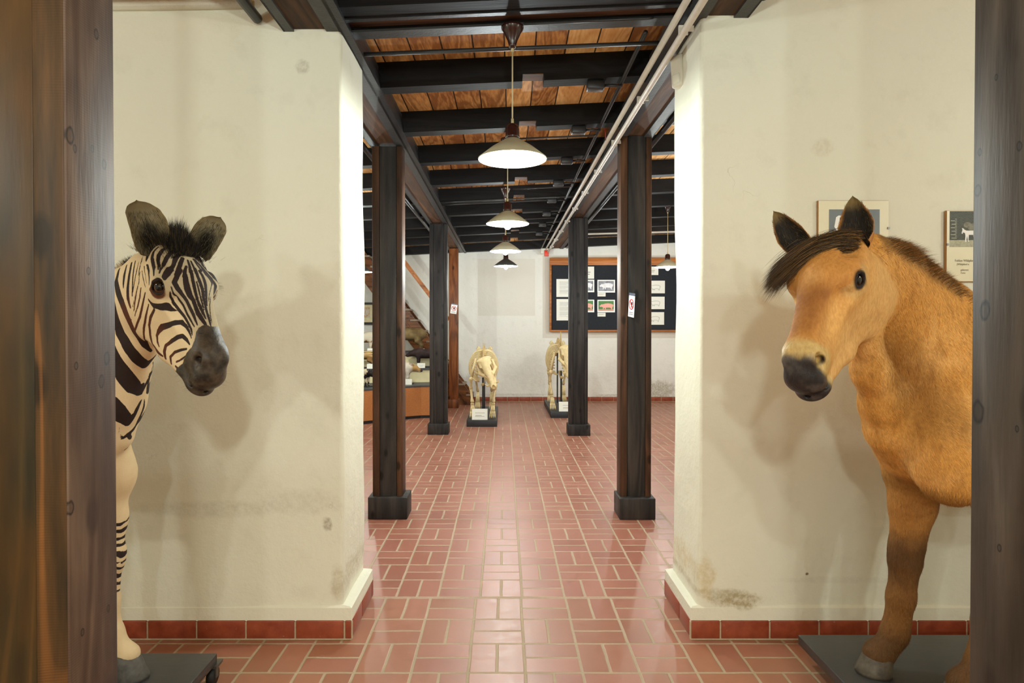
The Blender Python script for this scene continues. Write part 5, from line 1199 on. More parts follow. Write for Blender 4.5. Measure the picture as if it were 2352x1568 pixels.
def skeleton(loc, label, S, head_dir, head_off, spinous, base, W=.17):
    r = empty('pig_skeleton', loc, 0, label, 'skeleton'); L = np.array(loc)
    bx0, bx1, by0, by1 = base
    MB().box(bx0, bx1, by0, by1, 0, .1, .004).build('base_board', M['blackwood'], r)
    B = .1
    # spine as a chain of vertebrae
    sp = [(0, .02, .76), (0, .10, .84), (0, .22, .90), (0, .40, .93), (0, .60, .95), (0, .80, .95), (0, .95, .90), (0, 1.05, .83), (0, 1.12, .74)]
    sp = [(head_off[0] * .5, -.10, .74)] + sp
    pts = [Vector((x * S, y * S, z * S + B)) for x, y, z in sp]; m = MB(); n = 34
    cum = [0]; [cum.append(cum[-1] + (pts[i + 1] - pts[i]).length) for i in range(len(pts) - 1)]
    def spt(d):
        for i in range(len(pts) - 1):
            if d <= cum[i + 1] or i == len(pts) - 2: return pts[i].lerp(pts[i + 1], (d - cum[i]) / (cum[i + 1] - cum[i]))
    for k in range(n):
        p = spt(cum[-1] * k / (n - 1)); q = spt(min(cum[-1], cum[-1] * (k + .8) / (n - 1))); f = k / (n - 1)
        m.tube([p, q], [.024 * S, .020 * S], 8)
        h = spinous(f) * S
        if h > .01: m.tube([p + Vector((0, 0, .01)), p + Vector((0, .02 * S, h * .6)), p + Vector((0, .035 * S, h))], [.011 * S, .008 * S, .009 * S], 6, flat=.5, up=(0, 1, 0))
        for sg in (-1, 1): m.tube([p, p + Vector((.045 * S * sg, 0, .006 * S))], [.010 * S, .006 * S], 5)
    m.build('spine', M['bone2'], r)
    # ribs
    for k in range(14):
        f = k / 13; y = (.10 + .62 * f) * S; zt = (.84 + .11 * min(1, f * 2)) * S + B; w = W * S * (.62 + .55 * math.sin(PI * (.25 + .6 * f))); zb = (.50 + .02 * f + (.22 * max(0, f - .6) / .4)) * S + B
        for sg in (-1, 1):
            pp = []
            for a in np.linspace(0, 1, 12):
                th = PI * a; pp.append(Vector((sg * w * math.sin(th * .93) ** .8 * (1 - .1 * a), y + .10 * S * math.sin(th * .6), zt + (zb - zt) * (1 - math.cos(th)) / 2)))
            MB().tube(pp, [.008 * S] * 9 + [.009 * S] * 3, 6, flat=1.4).build('rib', M['bone'], r)
    MB().tube([(0, .02 * S, .47 * S + B), (0, .25 * S, .46 * S + B), (0, .5 * S, .52 * S + B)], [.022 * S, .018 * S, .02 * S], 8).build('breastbone', M['bone2'], r)
    # pelvis
    m = MB()
    for sg in (-1, 1):
        m.tube([(.02 * sg * S, .92 * S, .88 * S + B), (.11 * sg * S, .86 * S, .97 * S + B)], [.02 * S, .035 * S], 8, flat=.5); m.tube([(.07 * sg * S, .90 * S, .90 * S + B), (.09 * sg * S, 1.02 * S, .74 * S + B), (.06 * sg * S, 1.16 * S, .68 * S + B)], [.02 * S, .03 * S, .022 * S], 8)
    m.build('pelvis', M['bone'], r)
    def bone(m, a, b, ra, rb=None, knob=1.6):
        a = Vector(a) * 1; b = Vector(b); rb = rb or ra; pts_ = [a, a.lerp(b, .10), a.lerp(b, .3), a.lerp(b, .7), a.lerp(b, .9), b]
        m.tube(pts_, [ra * knob * .8, ra * knob, ra, rb, rb * knob, rb * knob * .8], 9)
    for sg in (-1, 1):
        X = sg * W * S
        P_ = lambda x, y, z: Vector((sg * x * S, y * S, z * S + B))
        # scapula: triangular blade
        a, b, c, d = P_(.10, .10, .84), P_(.11, .26, .82), P_(.165, .02, .56), P_(.15, .06, .57); nrm = Vector((sg * .012, 0, .004))
        MB().add([a - nrm, b - nrm, d - nrm, c - nrm, a + nrm, b + nrm, d + nrm, c + nrm], [(0, 1, 2, 3), (7, 6, 5, 4), (0, 4, 5, 1), (1, 5, 6, 2), (2, 6, 7, 3), (3, 7, 4, 0)], True).tube([P_(.115, .16, .83), P_(.17, .05, .58)], [.006, .014], 6).ell(P_(.165, .03, .55), (.032 * S,) * 3, n=10).build('shoulder_blade', M['bone'], r)
        m = MB(); bone(m, P_(.165, .03, .55), P_(.175, .12, .40), .018 * S); bone(m, P_(.175, .13, .42), P_(.150, .06, .21), .017 * S); bone(m, P_(.168, .15, .43), P_(.160, .075, .21), .010 * S)
        for q in range(6): m.ell(P_(.135 + .012 * (q % 3) * 1.2, .05 + .01 * (q // 3), .195 - .022 * (q // 3)), (.013 * S,) * 3, n=8)
        for q, dx in enumerate((-.028, -.009, .010, .029)):
            ln = (.0, .0, 0, 0)[q]; z1 = .085; m.tube([P_(.145 + dx * .6, .045, .165), P_(.142 + dx, .02, z1)], [.0095 * S, .009 * S], 7)
            m.tube([P_(.142 + dx, .02, z1), P_(.140 + dx * 1.2, -.015, .045)], [.011 * S, .008 * S], 7); m.tube([P_(.140 + dx * 1.2, -.015, .045), P_(.139 + dx * 1.3, -.04, .008)], [.010 * S, .005 * S], 7)
        m.build('foreleg', M['bone'], r)
        m = MB(); bone(m, P_(.10, 1.0, .74), P_(.14, .86, .50), .020 * S); bone(m, P_(.14, .87, .50), P_(.11, 1.0, .28), .017 * S); m.tube([P_(.11, 1.0, .28), P_(.11, 1.06, .30)], [.02 * S, .014 * S], 7)
        for q, dx in enumerate((-.026, -.008, .010, .028)):
            m.tube([P_(.11 + dx * .6, .985, .26), P_(.11 + dx, .96, .10)], [.0095 * S, .009 * S], 7); m.tube([P_(.11 + dx, .96, .10), P_(.11 + dx * 1.2, .93, .05), P_(.11 + dx * 1.3, .90, .008)], [.011 * S, .009 * S, .005 * S], 7)
        m.build('hind_leg', M['bone'], r)
    MB().box(-.014, .014, .16 * S, .19 * S, B, .56 * S + B).box(-.012, .012, .82 * S, .85 * S, B, .92 * S + B).build('support_pole', M['iron'], r)
    # skull
    f = Frame((0, 0, 0), 0, 0, S * 1.16); a, d = [np.array(v, float) for v in head_dir]; a /= np.linalg.norm(a); d -= a * (a @ d); d /= np.linalg.norm(d)
    f.a, f.d, f.w = a, d, np.cross(a, d); f.R = np.stack([f.a, f.d, f.w], 1); f.O = np.array([head_off[0] * S, head_off[1] * S, head_off[2] * S + B])
    Pk, Qk = skull_mesh(f, S * 1.16); np_mesh('skull', Pk, Qk, [M['bone']], r)
    return r
skeleton((-.325, 9.56, 0), 'cream pig skeleton with low back on a black base board, nearer one', 1.08, ((.34, -.42, -.84), (-.15, -.9, .42)), (.03, -.15, .80), lambda f: .05 + .13 * math.exp(-((f - .22) / .12) ** 2) + .03 * (f > .5), (-.232, .225, -.25, 1.38), W=.195)
skeleton((.99, 10.52, 0), 'cream pig skeleton with tall spiny back, half hidden by the right far post', 1.15, ((.06, -.30, -.95), (-.05, -.95, .3)), (.055, -.16, .88), lambda f: .06 + .19 * math.exp(-((f - .25) / .13) ** 2) + .03 * (f > .5), (-.215, .34, -.31, 1.45), W=.19)
TL = [(.2, .82, .62, .03), (.22, .62, .40, .03), (.2, .8, .30, .03)]
card('label_card', (at(1102, 963, 9.36).x, 9.34, .102), .235, .165, 'white label card standing on the base of the low backed skeleton', 'card', tilt=math.radians(-12), lines=TL)
card('label_card', (at(1306, 947, 10.27).x, 10.26, .102), .32, .16, 'white label card standing on the base of the tall backed skeleton', 'card', tilt=math.radians(-12), lines=TL)
# ---- notice board
def bx(cx): return at(1240 + cx / 7.35, 0, 12.44).x
def bz(cy): return at(1157, 570 + cy / 7.35, 12.44).z
t = NT('black_felt'); v = t.coord(); n_ = t.noise(v, 240, 2, .7); t.set(t.mix(t.ramp(n_, [(.4, 0), (.7, 1)]), rgb(34, 36, 40), rgb(62, 65, 70)), .95, spec=.1); M['felt'] = t.m
M['frame'] = wood('orange_pine_frame', rgb(138, 76, 32), rgb(182, 112, 56), rgb(212, 146, 84), grain='x', rough=.4, seed=12, knots=False)
nb = empty('notice_board', (2.4, 12.45, 0), 0, 'large black felt notice board in an orange wooden frame on the back wall', 'notice board')
X0, X1, Z0, Z1 = .915 - 2.4, 4.15 - 2.4, bz(1408), bz(165)
MB().box(X0 + .02, X1 - .02, -.02, .04, Z0 + .02, Z1 - .02).build('felt_panel', M['felt'], nb)
MB().box(X0, X1, -.05, .04, Z1 - .145, Z1, .004).build('top_rail', M['frame'], nb)
MB().box(X0, X1, -.05, .04, Z0, Z0 + .036, .003).build('bottom_rail', M['frame'], nb)
MB().box(X0, X0 + .036, -.052, .04, Z0 + .037, Z1 - .146, .003).build('side_rail', M['frame'], nb)
MB().box(X1 - .036, X1, -.052, .04, Z0 + .037, Z1 - .146, .003).build('side_rail', M['frame'], nb)
PIG = [(.02, .46), (.05, .40), (.12, .37), (.17, .40), (.22, .36), (.27, .30), (.25, .12), (.29, .10), (.34, .26), (.38, .28), (.42, .12), (.46, .11), (.47, .30), (.60, .30), (.74, .30), (.82, .24), (.85, .10), (.90, .10), (.91, .28), (.95, .40), (.97, .52), (.985, .62), (.93, .66), (.82, .74), (.62, .77), (.42, .75), (.28, .68), (.20, .66), (.17, .70), (.13, .62), (.08, .56), (.03, .52)]
M['pink'] = plain('pink_pig_print', rgb(236, 168, 150), .6, var=.04, scale=60); M['green'] = plain('green_print', rgb(72, 132, 58), .6, var=.08, scale=40)
M['greyprint'] = plain('grey_photo_print', rgb(150, 152, 158), .6, var=.25, scale=14); M['whiteprint'] = plain('white_photo_print', rgb(238, 238, 240), .6); M['soil'] = plain('sand_print', rgb(196, 150, 128), .6)
M['pencil'] = plain('pencil_line', rgb(96, 96, 92), .8); M['photopaper'] = plain('white_photo_paper', rgb(236, 236, 232), .5, var=.01)
def sheet(cx0, cx1, cy0, cy1, name, label, cat, kind, group=None, rot=0):
    x0, x1, z0, z1 = bx(cx0), bx(cx1), bz(cy1), bz(cy0); w, h = x1 - x0, z1 - z0
    r = empty(name, ((x0 + x1) / 2, 12.4285, z0), 0, label, cat, group); r.rotation_euler = (0, rot, 0)
    MB().box(-w / 2, w / 2, -.001, .001, 0, h).build('sheet', M['photopaper'] if kind in 'pgw' else M['card'], r)
    yy = -.0012
    def rect(nm, mt, a, b, c, d, e=0): MB().box((a - .5) * w, (b - .5) * w, yy - .0006 - e, yy - e, c * h, d * h).build(nm, mt, r)
    def pig(mt, a, b, c, d, e, nm='printed_pig', flip=False):
        MB().prism([(((1 - px) if flip else px) * (b - a) * w + (a - .5) * w, c * h + pz * (d - c) * h) for px, pz in PIG], yy - .0016 - e, yy - e).build(nm, mt, r)
    if kind == 't':
        m = MB(); rr = random.Random(int(cx0 + cy0)); k = 0; z = .85
        while z > .16:
            if k % 8 != 7: m.box(-.30 * w, (.34 - (.3 * rr.random() if k % 8 == 6 else .03 * rr.random())) * w, yy - .0006, yy, z * h, (z + .010) * h)
            z -= .028; k += 1
        m.build('printed_text', plain('faint_print', rgb(176, 176, 172), .8), r)
    if kind == 'T':
        m = MB()
        for k, (a, b) in enumerate(((.2, .78), (.26, .74))):
            m.box((a - .5) * w, (b - .5) * w, yy - .0006, yy, (.52 - .17 * k) * h, (.57 - .17 * k) * h)
        m.build('printed_text', M['ink'], r)
    if kind == 'c':
        m = MB()
        for k, z in enumerate((.66, .46)): m.box(-.38 * w, (.36 - .1 * k) * w, yy - .0006, yy, z * h, (z + .05) * h)
        m.build('printed_text', M['ink'], r)
    if kind == 'p':
        rect('green_field', M['green'], .06, .93, .26, .91); rect('sand_ground', M['soil'], .06, .93, .12, .27); pig(M['pink'], .10, .92, .16, .88, .0008)
    if kind == 'w':
        rect('grey_field', M['greyprint'], .06, .93, .12, .90); pig(M['whiteprint'], .10, .90, .16, 1.02 * .9, .0008)
    if kind == 's':
        pts_ = [Vector(((px * .62 + .12 - .5) * w, yy - .001, (.18 + pz * .62) * h)) for px, pz in PIG]
        MB().tube(pts_ + [pts_[0]], .0022, 5, cap=False).build('pencil_drawing', M['pencil'], r)
    return r
sheet(283, 545, 520, 822, 'text_sheet', 'sheet of fine text at the left edge of the notice board, upper of two', 'paper', 't')
sheet(285, 545, 857, 1218, 'text_sheet', 'sheet of fine text at the left edge of the notice board, lower of two', 'paper', 't')
sheet(640, 922, 310, 515, 'title_sheet', 'title sheet on the notice board above the grey photos', 'paper', 'T')
sheet(640, 925, 530, 742, 'photo_print', 'grey photo print of a pale pig, half behind the far right post', 'photo', 'w')
sheet(978, 1277, 533, 747, 'photo_print', 'grey photo print of a white pig, fully visible between the two right posts', 'photo', 'w')
sheet(980, 1117, 750, 813, 'caption_card', 'small caption card under the fully visible grey pig photo', 'card', 'c')
sheet(640, 925, 868, 1080, 'photo_print', 'green photo print of a pink pig, half behind the far right post', 'photo', 'p')
sheet(978, 1276, 870, 1081, 'photo_print', 'green photo print of a pink pig, fully visible between the two right posts', 'photo', 'p')
sheet(980, 1117, 1088, 1152, 'caption_card', 'small caption card under the fully visible pink pig photo', 'card', 'c')
sheet(1740, 2010, 310, 452, 'title_sheet', 'title sheet on the notice board behind the right aisle lamp', 'paper', 'T')
sheet(1832, 2122, 548, 760, 'drawing_sheet', 'pencil drawing of a pig on the notice board, top of three', 'drawing', 's')
sheet(1828, 2118, 817, 1027, 'drawing_sheet', 'pencil drawing of a pig on the notice board, middle of three', 'drawing', 's')
sheet(1815, 2110, 1078, 1290, 'drawing_sheet', 'pencil drawing of a pig on the notice board, lowest of three', 'drawing', 's')
# ---- prohibition signs on two posts
M['red'] = plain('red_print', rgb(205, 40, 32), .5, var=.02); M['plast'] = plain('dark_plastic_sleeve', rgb(84, 88, 100), .3)
def ban_sign(loc, rz, tilt, w, h, label):
    r = empty('prohibition_sign', loc, rz, label, 'sign'); r.rotation_euler = (0, tilt, rz)
    MB().box(-w / 2, w / 2, -.001, .001, 0, h * .94).build('sheet', M['photopaper'], r)
    MB().box(-w / 2, w / 2, -.0015, .0015, h * .94, h * 1.06).build('plastic_sleeve', M['plast'], r)
    ring = MB(); R_ = w * .36; c = Vector((0, -.002, h * .56)); pts_ = [c + Vector((math.cos(a), 0, math.sin(a))) * R_ for a in np.linspace(0, 2 * PI, 33)]
    ring.tube(pts_, R_ * .10, 6, cap=False); ring.bar(c + Vector((-.7 * R_, -.001, .7 * R_)), c + Vector((.7 * R_, -.001, -.7 * R_)), R_ * .2, .002, (0, 1, 0)); ring.build('red_circle', M['red'], r)
    b = MB().ell(c + Vector((0, .001, .02 * h)), (R_ * .55, .0015, R_ * .32), n=14).ell(c + Vector((R_ * .3, .001, R_ * .35)), (R_ * .25, .0015, R_ * .2), n=10).box(-R_ * .12, R_ * .1, -.002, -.001, h * .56 - R_ * .75, h * .56); b.build('black_pictogram', M['iron'], r)
    m = MB()
    for k in range(2): m.box(-w * .34, w * .34, -.0016, -.001, h * (.18 - .08 * k), h * (.215 - .08 * k))
    m.build('printed_text', M['ink'], r)
ban_sign((.985, 4.822, 1.575), math.radians(-77), math.radians(7), .105, .175, 'white prohibition sign with red circle turned edgeways on the near right post')
ban_sign((at(1041, 720, 11.49).x, 11.492, at(1041, 720, 11.49).z), 0, math.radians(8), .115, .175, 'white prohibition sign with red circle on the slim reddish brown post')
# ---- staircase along the back wall
M['stair'] = wood('red_brown_stair_wood', rgb(66, 36, 18), rgb(116, 70, 36), rgb(158, 102, 56), grain='x', rough=.4, seed=21)
M['tread'] = plain('worn_grey_tread', rgb(150, 132, 112), .7)
sr = empty('staircase', (-1.5, 12.0, 0), 0, 'reddish brown wooden staircase running down to the right along the back wall', 'stairs')
Ys = 11.95
def sxz(px, py, Y=Ys): p = at(px, py, Y); return (p.x + 1.5, p.z)
A_ = sxz(935, 708); B_ = sxz(1082, 905); sl = (B_[1] - A_[1]) / (B_[0] - A_[0]); th = .60
xt = lambda z: A_[0] + (z - A_[1]) / sl
for yy in (-.06, .40):
    MB().prism([(xt(3.3), 3.3), (xt(.16), .16), (xt(.16) - .02, .02), (xt(.16) - .12, .0), (xt(th) - .0, .0) if False else (xt(.0 + th), 0.0), (xt(3.3) , 3.3 - th)], yy, yy + .045).build('stringer', M['stair'], sr)
    MB().bar((xt(3.3) - .02, yy - .004, 3.3 - .28), (xt(.30) - .0, yy - .004, .02 + .28 - .28 + .0), .02, .05, (0, 1, 0)).build('moulding', M['stair'], sr)
for k in range(14):
    z = .20 + .205 * k; x = xt(z)
    MB().box(x - .10, x + .035, -.075, -.02, z - .03, z + .005, .004).box(x - .22, x + .035, -.0205, .44, z - .03, z + .005, .004).build('tread', M['tread'], sr)
    if k: MB().box(x - .015 , x + .0, -.012, .39, z - .20, z - .036).build('riser', M['stair'], sr)
h0 = at(905, 570, 11.72); h1 = at(1031, 735, 11.72)
MB().bar(h0 - Vector((1.5, 12, 0)), h1 - Vector((1.5, 12, 0)) + Vector((3.0, 0, 0)) * 0, .06, .12).build('handrail', M['stair'], sr) if False else None
hr = MB().bar((h0.x + 1.5, -.28, h0.z), (h1.x + 1.5, -.28, h1.z), .05, .075).bar((h0.x + 1.5, -.31, h0.z + .0), (h1.x + 1.5, -.31, h1.z), .02, .03); hr.build('handrail', M['frame'], sr)
# ---- display stand
M['fibre'] = plain('orange_fibreboard', rgb(178, 112, 54), .55, var=.10, scale=70); M['riser'] = plain('cream_riser_board', rgb(226, 214, 170), .7, var=.02); M['slate'] = plain('slate_grey_top', rgb(62, 66, 70), .45)
ds = empty('display_stand', (-2.2, 10.6, 0), 0, 'stepped display stand with orange fibreboard front and cream risers, bearing stuffed pigs', 'display stand')
outl = [(-3.3, 9.15), (-2.75, 9.22), (-2.35, 9.38), (-2.05, 9.62), (-1.8, 9.86), (-1.55, 10.06), (-1.35, 10.17), (-1.12, 10.2), (-1.12, 11.6), (-3.3, 11.6)]
o_ = [(x + 2.2, y - 10.6) for x, y in outl]
MB().prism([(x * .985, y + .04 if y < 0 else y) for x, y in o_], 0, .05, 'z').build('toe_kick', M['iron'], ds)
MB().prism(o_, .05, .515, 'z').build('front_panel', M['fibre'], ds)
MB().prism([(x, y - (.012 if y < 0 else 0)) for x, y in o_], .516, .54, 'z').build('base_top', M['slate'], ds)
def tier(y0, z0, z1, off):
    MB().prism([(-1.1, y0 - 10.6 - .9 * 0), (-.35, y0 - 10.6), (1.05, y0 - 10.6 + off), (1.05, 1.0), (-1.1, 1.0)], z0, z1 - .03, 'z').build('cream_riser', M['riser'], ds)
    MB().prism([(-1.11, y0 - 10.6 - .03), (-.35, y0 - 10.6 - .03), (1.06, y0 - 10.6 + off - .03), (1.06, 1.0), (-1.11, 1.0)], z1 - .029, z1, 'z').build('shelf_top', M['slate'], ds)
tier(10.55, .541, .785, .25); tier(10.95, .786, 1.045, .25)
# ---- stuffed pigs
def pig_sculpt():
    sc = Sculpt(np.arange(-.52, .50, .0095), np.arange(-.17, .17, .0095), np.arange(-.01, .56, .0095))
    sc.ell((0, 0, .34), (.27, .115, .125), k=.04); sc.ell((-.16, 0, .36), (.13, .105, .135), k=.05); sc.ell((.19, 0, .34), (.13, .105, .12), k=.05)
    sc.cone((-.24, 0, .37), (-.34, 0, .36), .095, .07, .05); sc.cone((-.34, 0, .355), (-.46, 0, .30), .062, .030, .03); sc.cone((-.45, 0, .305), (-.475, 0, .295), .032, .030, .01)
    sc.cone((-.33, 0, .31), (-.44, 0, .275), .035, .020, .03)
    for sg in (1, -1):
        sc.cone((-.31, .05 * sg, .415), (-.30, .085 * sg, .475), .028, .006, .015, flat=(1, 0, 0), fl=.6)
        sc.chain([(-.18, .055 * sg, .28), (-.185, .06 * sg, .14), (-.18, .06 * sg, .03), (-.19, .06 * sg, .012)], [.055, .028, .019, .02], .03)
        sc.chain([(.20, .055 * sg, .30), (.16, .06 * sg, .20), (.225, .06 * sg, .12), (.205, .06 * sg, .03), (.195, .06 * sg, .012)], [.08, .05, .027, .019, .02], .03)
        sc.ell((-.362, .045 * sg, .382), (.012,) * 3, k=.006, op='sub')
    sc.chain([(.31, 0, .38), (.345, .01, .34), (.35, .015, .27)], [.012, .008, .006], .01)
    return sc.mesh()
PP, PQ = pig_sculpt()
t = NT('stuffed_pig_hide'); a_ = t.n('Attribute', attribute_name='col').outputs['Color']; v = t.coord(); n_ = t.noise(v, 90, 3, .7); t.set(t.mix(t.math('MULTIPLY', n_, .6), a_, t.mix(1, a_, (.5, .45, .4, 1), 'MULTIPLY')), .75, spec=.2); t.bump(n_, .4, .004); M['pigmat'] = t.m
def stuffed_pig(loc, rz, S, label, colf, name='stuffed_pig', stand=True):
    r = empty(name, loc, rz, label, 'pig'); zb = .012 if stand else 0
    Pm = PP * np.array(S); Pm[:, 2] += zb; o = np_mesh('body', Pm, PQ, [M['pigmat']], r); c = colf(PP); attr(o, 'col', np.concatenate([c, np.ones((len(PP), 1))], 1), 'FLOAT_COLOR')
    MB().ell((-.362 * S[0], .046 * S[1], .382 * S[2] + zb), (.010,) * 3, n=10).ell((-.362 * S[0], -.046 * S[1], .382 * S[2] + zb), (.010,) * 3, n=10).build('eyes', M['iron'], r)
    if stand: MB().box(-.30 * S[0], .32 * S[0], -.12 * S[1], .12 * S[1], 0, .014).build('stand_board', M['blackwood'], r)
    return r
def solid(c1, c2, sc_=8):
    def f(P): return mixc(np.tile(lin(*c1), (len(P), 1)), lin(*c2), sst(-.4, .5, vnoise(P, sc_, 3)))
    return f
def patched(c1, c2, thr=.1, sc_=6, seed=4):
    def f(P): return mixc(np.tile(lin(*c1), (len(P), 1)), lin(*c2), sst(thr, thr + .08, vnoise(P, sc_, seed)))
    return f
def striped(P):
    c = mixc(np.tile(lin(168, 128, 78), (len(P), 1)), lin(104, 74, 42), sst(-.1, .3, vnoise(P, 10, 2))); s = np.cos(2 * PI * P[:, 2] / .055 + vnoise(P, 8, 1)); return mixc(c, lin(214, 188, 136), sst(.2, .5, s) * sst(.3, .36, P[:, 2]))
def spotted(P):
    c = np.tile(lin(214, 206, 190), (len(P), 1)); c = mixc(c, lin(188, 148, 92), sst(-.26, -.32, P[:, 0]) * sst(.26, .30, P[:, 2])); c = mixc(c, lin(120, 84, 48), sst(.1, .3, vnoise(P, 12, 5)) * .6 * (P[:, 0] < -.22)); c = mixc(c, lin(60, 46, 38), sst(-.455, -.465, P[:, 0])); return c
def loc_at(px, py, Y): p = at(px, py, Y); return (p.x, p.y, p.z)
zt2, zt1, zt0 = 1.046, .786, .541
def onz(px, Y, z): return (at(px, 750, Y).x, Y, z)
stuffed_pig(onz(941, 11.33, zt2), 0, (.94, 1.25, .90), 'stuffed brown wild boar on the top step of the display stand', solid((136, 116, 78), (100, 80, 50)), 'stuffed_boar')
stuffed_pig(onz(979, 10.99, zt1), 0, (.74, .80, .66), 'stuffed black piglet on the middle step of the display stand', solid((44, 34, 34), (62, 46, 44)))
stuffed_pig(onz(917, 10.46, zt0), PI, (.78, .80, .70), 'stuffed spotted piglet with tan head facing right, on the lowest level', spotted)
stuffed_pig(onz(832, 11.12, zt2), PI, (.85, .8, .72), 'stuffed white piglet with brown patches on the top step', patched((216, 206, 184), (150, 104, 56), .05, 7))
stuffed_pig(onz(832, 10.74, zt1), 0, (.85, .8, .62), 'stuffed tan piglet with pale stripes on the middle step', striped)
stuffed_pig(onz(832, 9.98, zt0), math.radians(150), (.55, .55, .56), 'stuffed pale piglet with black patches on the lowest level', patched((206, 190, 160), (34, 28, 26), .0, 7, 9))
card('label_card', onz(968, 10.99 + .27 - .1, zt2), .10, .065, 'small white card leaning at the feet of the brown wild boar', 'card', tilt=math.radians(-25))
card('label_card', onz(967, 10.76, zt1), .135, .085, 'small white card in front of the black piglet', 'card', tilt=math.radians(-12), lines=[(.15, .85, .6, .04), (.3, .7, .35, .04)])
card('label_card', onz(936, 10.28, zt0), .14, .095, 'small white card in front of the spotted piglet', 'card', tilt=math.radians(-12))
card('label_card', onz(851, 10.97, zt2), .12, .075, 'small white card in front of the white piglet with brown patches', 'card', tilt=math.radians(-12))
card('label_card', onz(851, 10.56, zt1), .13, .085, 'small white card in front of the striped piglet', 'card', tilt=math.radians(-12))
# ---- framed picture left
fp = empty('framed_picture', (at(828, 740, 12.4).x, 12.44, at(828, 745, 12.4).z), 0, 'black framed picture with cream mount on the back wall, left of the near left post', 'picture')
w_, h_ = .60, .44
MB().box(-w_ / 2, w_ / 2, -.03, .04, 0, .045).box(-w_ / 2, w_ / 2, -.03, .04, h_ - .045, h_).box(-w_ / 2, -w_ / 2 + .04, -.03, .04, .045, h_ - .045).box(w_ / 2 - .04, w_ / 2, -.03, .04, .045, h_ - .045).build('frame', M['iron'], fp)
MB().box(-w_ / 2 + .04, w_ / 2 - .04, -.01, .02, .045, h_ - .045).build('mount', plain('cream_mount', rgb(226, 212, 168), .7), fp)
t = NT('farm_watercolour'); v = t.coord(); n_ = t.noise(v, 16, 4, .7, 1, col=False); t.set(t.ramp(n_, [(.3, rgb(120, 132, 128)), (.45, rgb(214, 206, 186)), (.58, rgb(196, 132, 72)), (.7, rgb(150, 150, 110))]), .6)
MB().box(-w_ / 2 + .12, w_ / 2 - .12, -.014, -.01, .14, h_ - .10).build('painting', t.m, fp)
# ---- clip frames behind the pony
M['glassmat'] = plain('clip_frame_mount', rgb(226, 220, 190), .35, var=.01); M['woodedge'] = plain('clip_frame_back', rgb(170, 120, 64), .6)
def clip_frame(px0, px1, py0, py1, label):
    a = at(px0, py1, 2.965); b = at(px1, py0, 2.965); r = empty('clip_frame', ((a.x + b.x) / 2, 2.965, a.z), 0, label, 'picture'); w, h = b.x - a.x, b.z - a.z
    MB().box(-w / 2 - .002, w / 2 + .002, .003, .014, -.002, h + .002).build('back_board', M['woodedge'], r)
    MB().box(-w / 2, w / 2, -.001, .002, 0, h).build('mount', M['glassmat'], r)
    return r, w, h
r, w_, h_ = clip_frame(1879, 2041, 461, 690, 'clip framed picture with a grey blue print, behind the pony ears')
t = NT('grey_blue_print'); v = t.coord(); t.set(t.mix(t.noise(v, 8, 4), rgb(88, 98, 104), rgb(122, 130, 132)), .4); sx = w_ / 162
MB().box(-w_ / 2 + 24 * sx, w_ / 2 - 21 * sx, -.002, -.001, h_ - 170 * sx, h_ - 20 * sx).build('print', t.m, r)
MB().prism([(-w_ / 2 + 36 * sx, h_ - 60 * sx), (-w_ / 2 + 40 * sx, h_ - 38 * sx), (-w_ / 2 + 46 * sx, h_ - 34 * sx), (-w_ / 2 + 54 * sx, h_ - 35 * sx), (-w_ / 2 + 62 * sx, h_ - 46 * sx), (-w_ / 2 + 100 * sx, h_ - 62 * sx), (-w_ / 2 + 100 * sx, h_ - 100 * sx), (-w_ / 2 + 60 * sx, h_ - 100 * sx)], -.003, -.0021).build('printed_horse', M['photopaper'], r)
MB().box(w_ / 2 - .006, w_ / 2 + .004, -.006, .002, h_ - .135, h_ - .125).build('clip', M['castermetal'], r)
r, w_, h_ = clip_frame(2174, 2292, 484, 646, 'clip framed photo of a white foal with text, beside the right post')
sx = w_ / 118
t = NT('dark_grey_photo'); v = t.coord(); br = t.n('TexBrick'); t.L(t.coord(scale=(1, 1, 1), rot=(PI / 2, 0, 0)), br.inputs['Vector']); br.inputs['Scale'].default_value = 40; br.inputs['Color1'].default_value = rgb(52, 56, 46); br.inputs['Color2'].default_value = rgb(70, 74, 60); br.inputs['Mortar'].default_value = rgb(92, 94, 80)
t.set(br.outputs['Color'], .5)
MB().box(-w_ / 2 + 6 * sx, w_ / 2 - 4 * sx, -.002, -.001, h_ - 68 * sx, h_ - 1 * sx).build('photo', t.m, r)
MB().box(-w_ / 2 + 6 * sx, w_ / 2 - 4 * sx, -.002, -.001, h_ - 84 * sx, h_ - 68 * sx).build('photo_ground', plain('grey_sand_print', rgb(176, 174, 148), .5, var=.15, scale=60), r)
FO = [(33, 52), (35, 45), (34, 40), (37, 41), (40, 44), (44, 46), (60, 46), (64, 50), (66, 72), (62, 72), (60, 56), (50, 56), (49, 70), (52, 71), (48, 72), (46, 58), (44, 70), (45, 72), (41, 72), (42, 58), (41, 52), (37, 50), (35, 54)]
MB().prism([(-w_ / 2 + x * sx, h_ - y * sx) for x, y in FO], -.0032, -.0021).build('printed_foal', M['photopaper'], r)
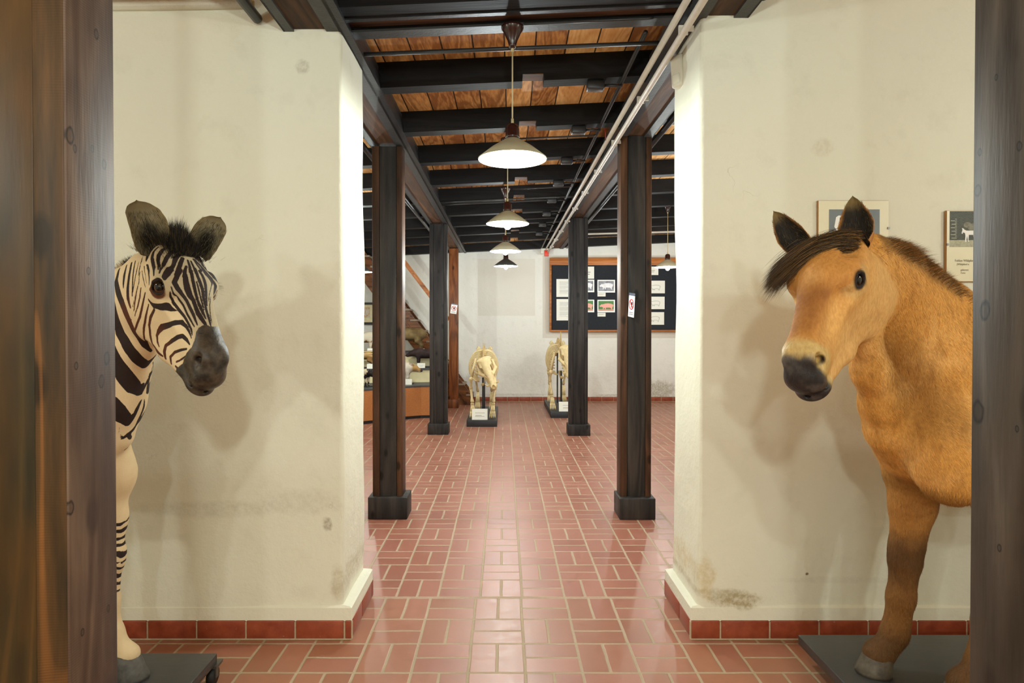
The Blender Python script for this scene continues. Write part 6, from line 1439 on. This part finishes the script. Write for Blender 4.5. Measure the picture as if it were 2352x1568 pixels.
MB().ell((-w_ / 2 + 47 * sx, -.002, h_ - 33 * sx), (10 * sx, .0012, 7 * sx), n=16).ell((-w_ / 2 + 60 * sx, -.002, h_ - 38 * sx), (14 * sx, .0012, 9 * sx), n=16).build('printed_mare', plain('grey_mare_print', rgb(128, 126, 108), .5, var=.2, scale=60), r)
m = MB()
for k in range(6): m.box(-w_ / 2 + (8 + (k % 2) * 2) * sx, -w_ / 2 + (20 - (k % 3)) * sx, -.0026, -.0021, h_ - (24 + k * 8) * sx, h_ - (22.6 + k * 8) * sx)
for k in range(14): m.box(-w_ / 2 + (18) * sx, -w_ / 2 + (22) * sx, -.0026, -.0021, h_ - (20 + k * 3.4) * sx, h_ - (19 + k * 3.4) * sx)
m.build('printed_fence', plain('pale_fence_print', rgb(188, 188, 170), .5), r)
MB().box(-w_ / 2 - .002, -w_ / 2 + .006, -.006, .002, h_ - .165, h_ - .155).build('clip', M['castermetal'], r)
def text(body, x, z, size, mat, parent, y=-.002):
    cu = bpy.data.curves.new('printed_text', 'FONT'); cu.body = body; cu.size = size; cu.extrude = .0002; cu.materials.append(mat); cu.align_x = 'LEFT'
    o = bpy.data.objects.new('printed_text', cu); COL.objects.link(o); o.parent = parent; o.location = (x, y, z); o.rotation_euler = (PI / 2, 0, 0); o.scale = (.86, 1, 1); me = bpy.data.meshes.new_from_object(o); o2 = bpy.data.objects.new('printed_text', me); COL.objects.link(o2); o2.parent = parent; o2.location = o.location; o2.rotation_euler = o.rotation_euler; o2.scale = o.scale; bpy.data.objects.remove(o); return o2
M['txt'] = plain('grey_type', rgb(128, 124, 104), .7)
text('Fohlen Wildpferd', -w_ / 2 + 18.5 * sx, h_ - 118 * sx, 7.6 * sx, M['txt'], r); text('(Wildpferd x', -w_ / 2 + 23 * sx, h_ - 126 * sx, 6.4 * sx, M['txt'], r)
text('geboren:', -w_ / 2 + 32 * sx, h_ - 139 * sx, 6.2 * sx, M['txt'], r); text('Foto:', -w_ / 2 + 32.5 * sx, h_ - 146 * sx, 6.2 * sx, M['txt'], r)
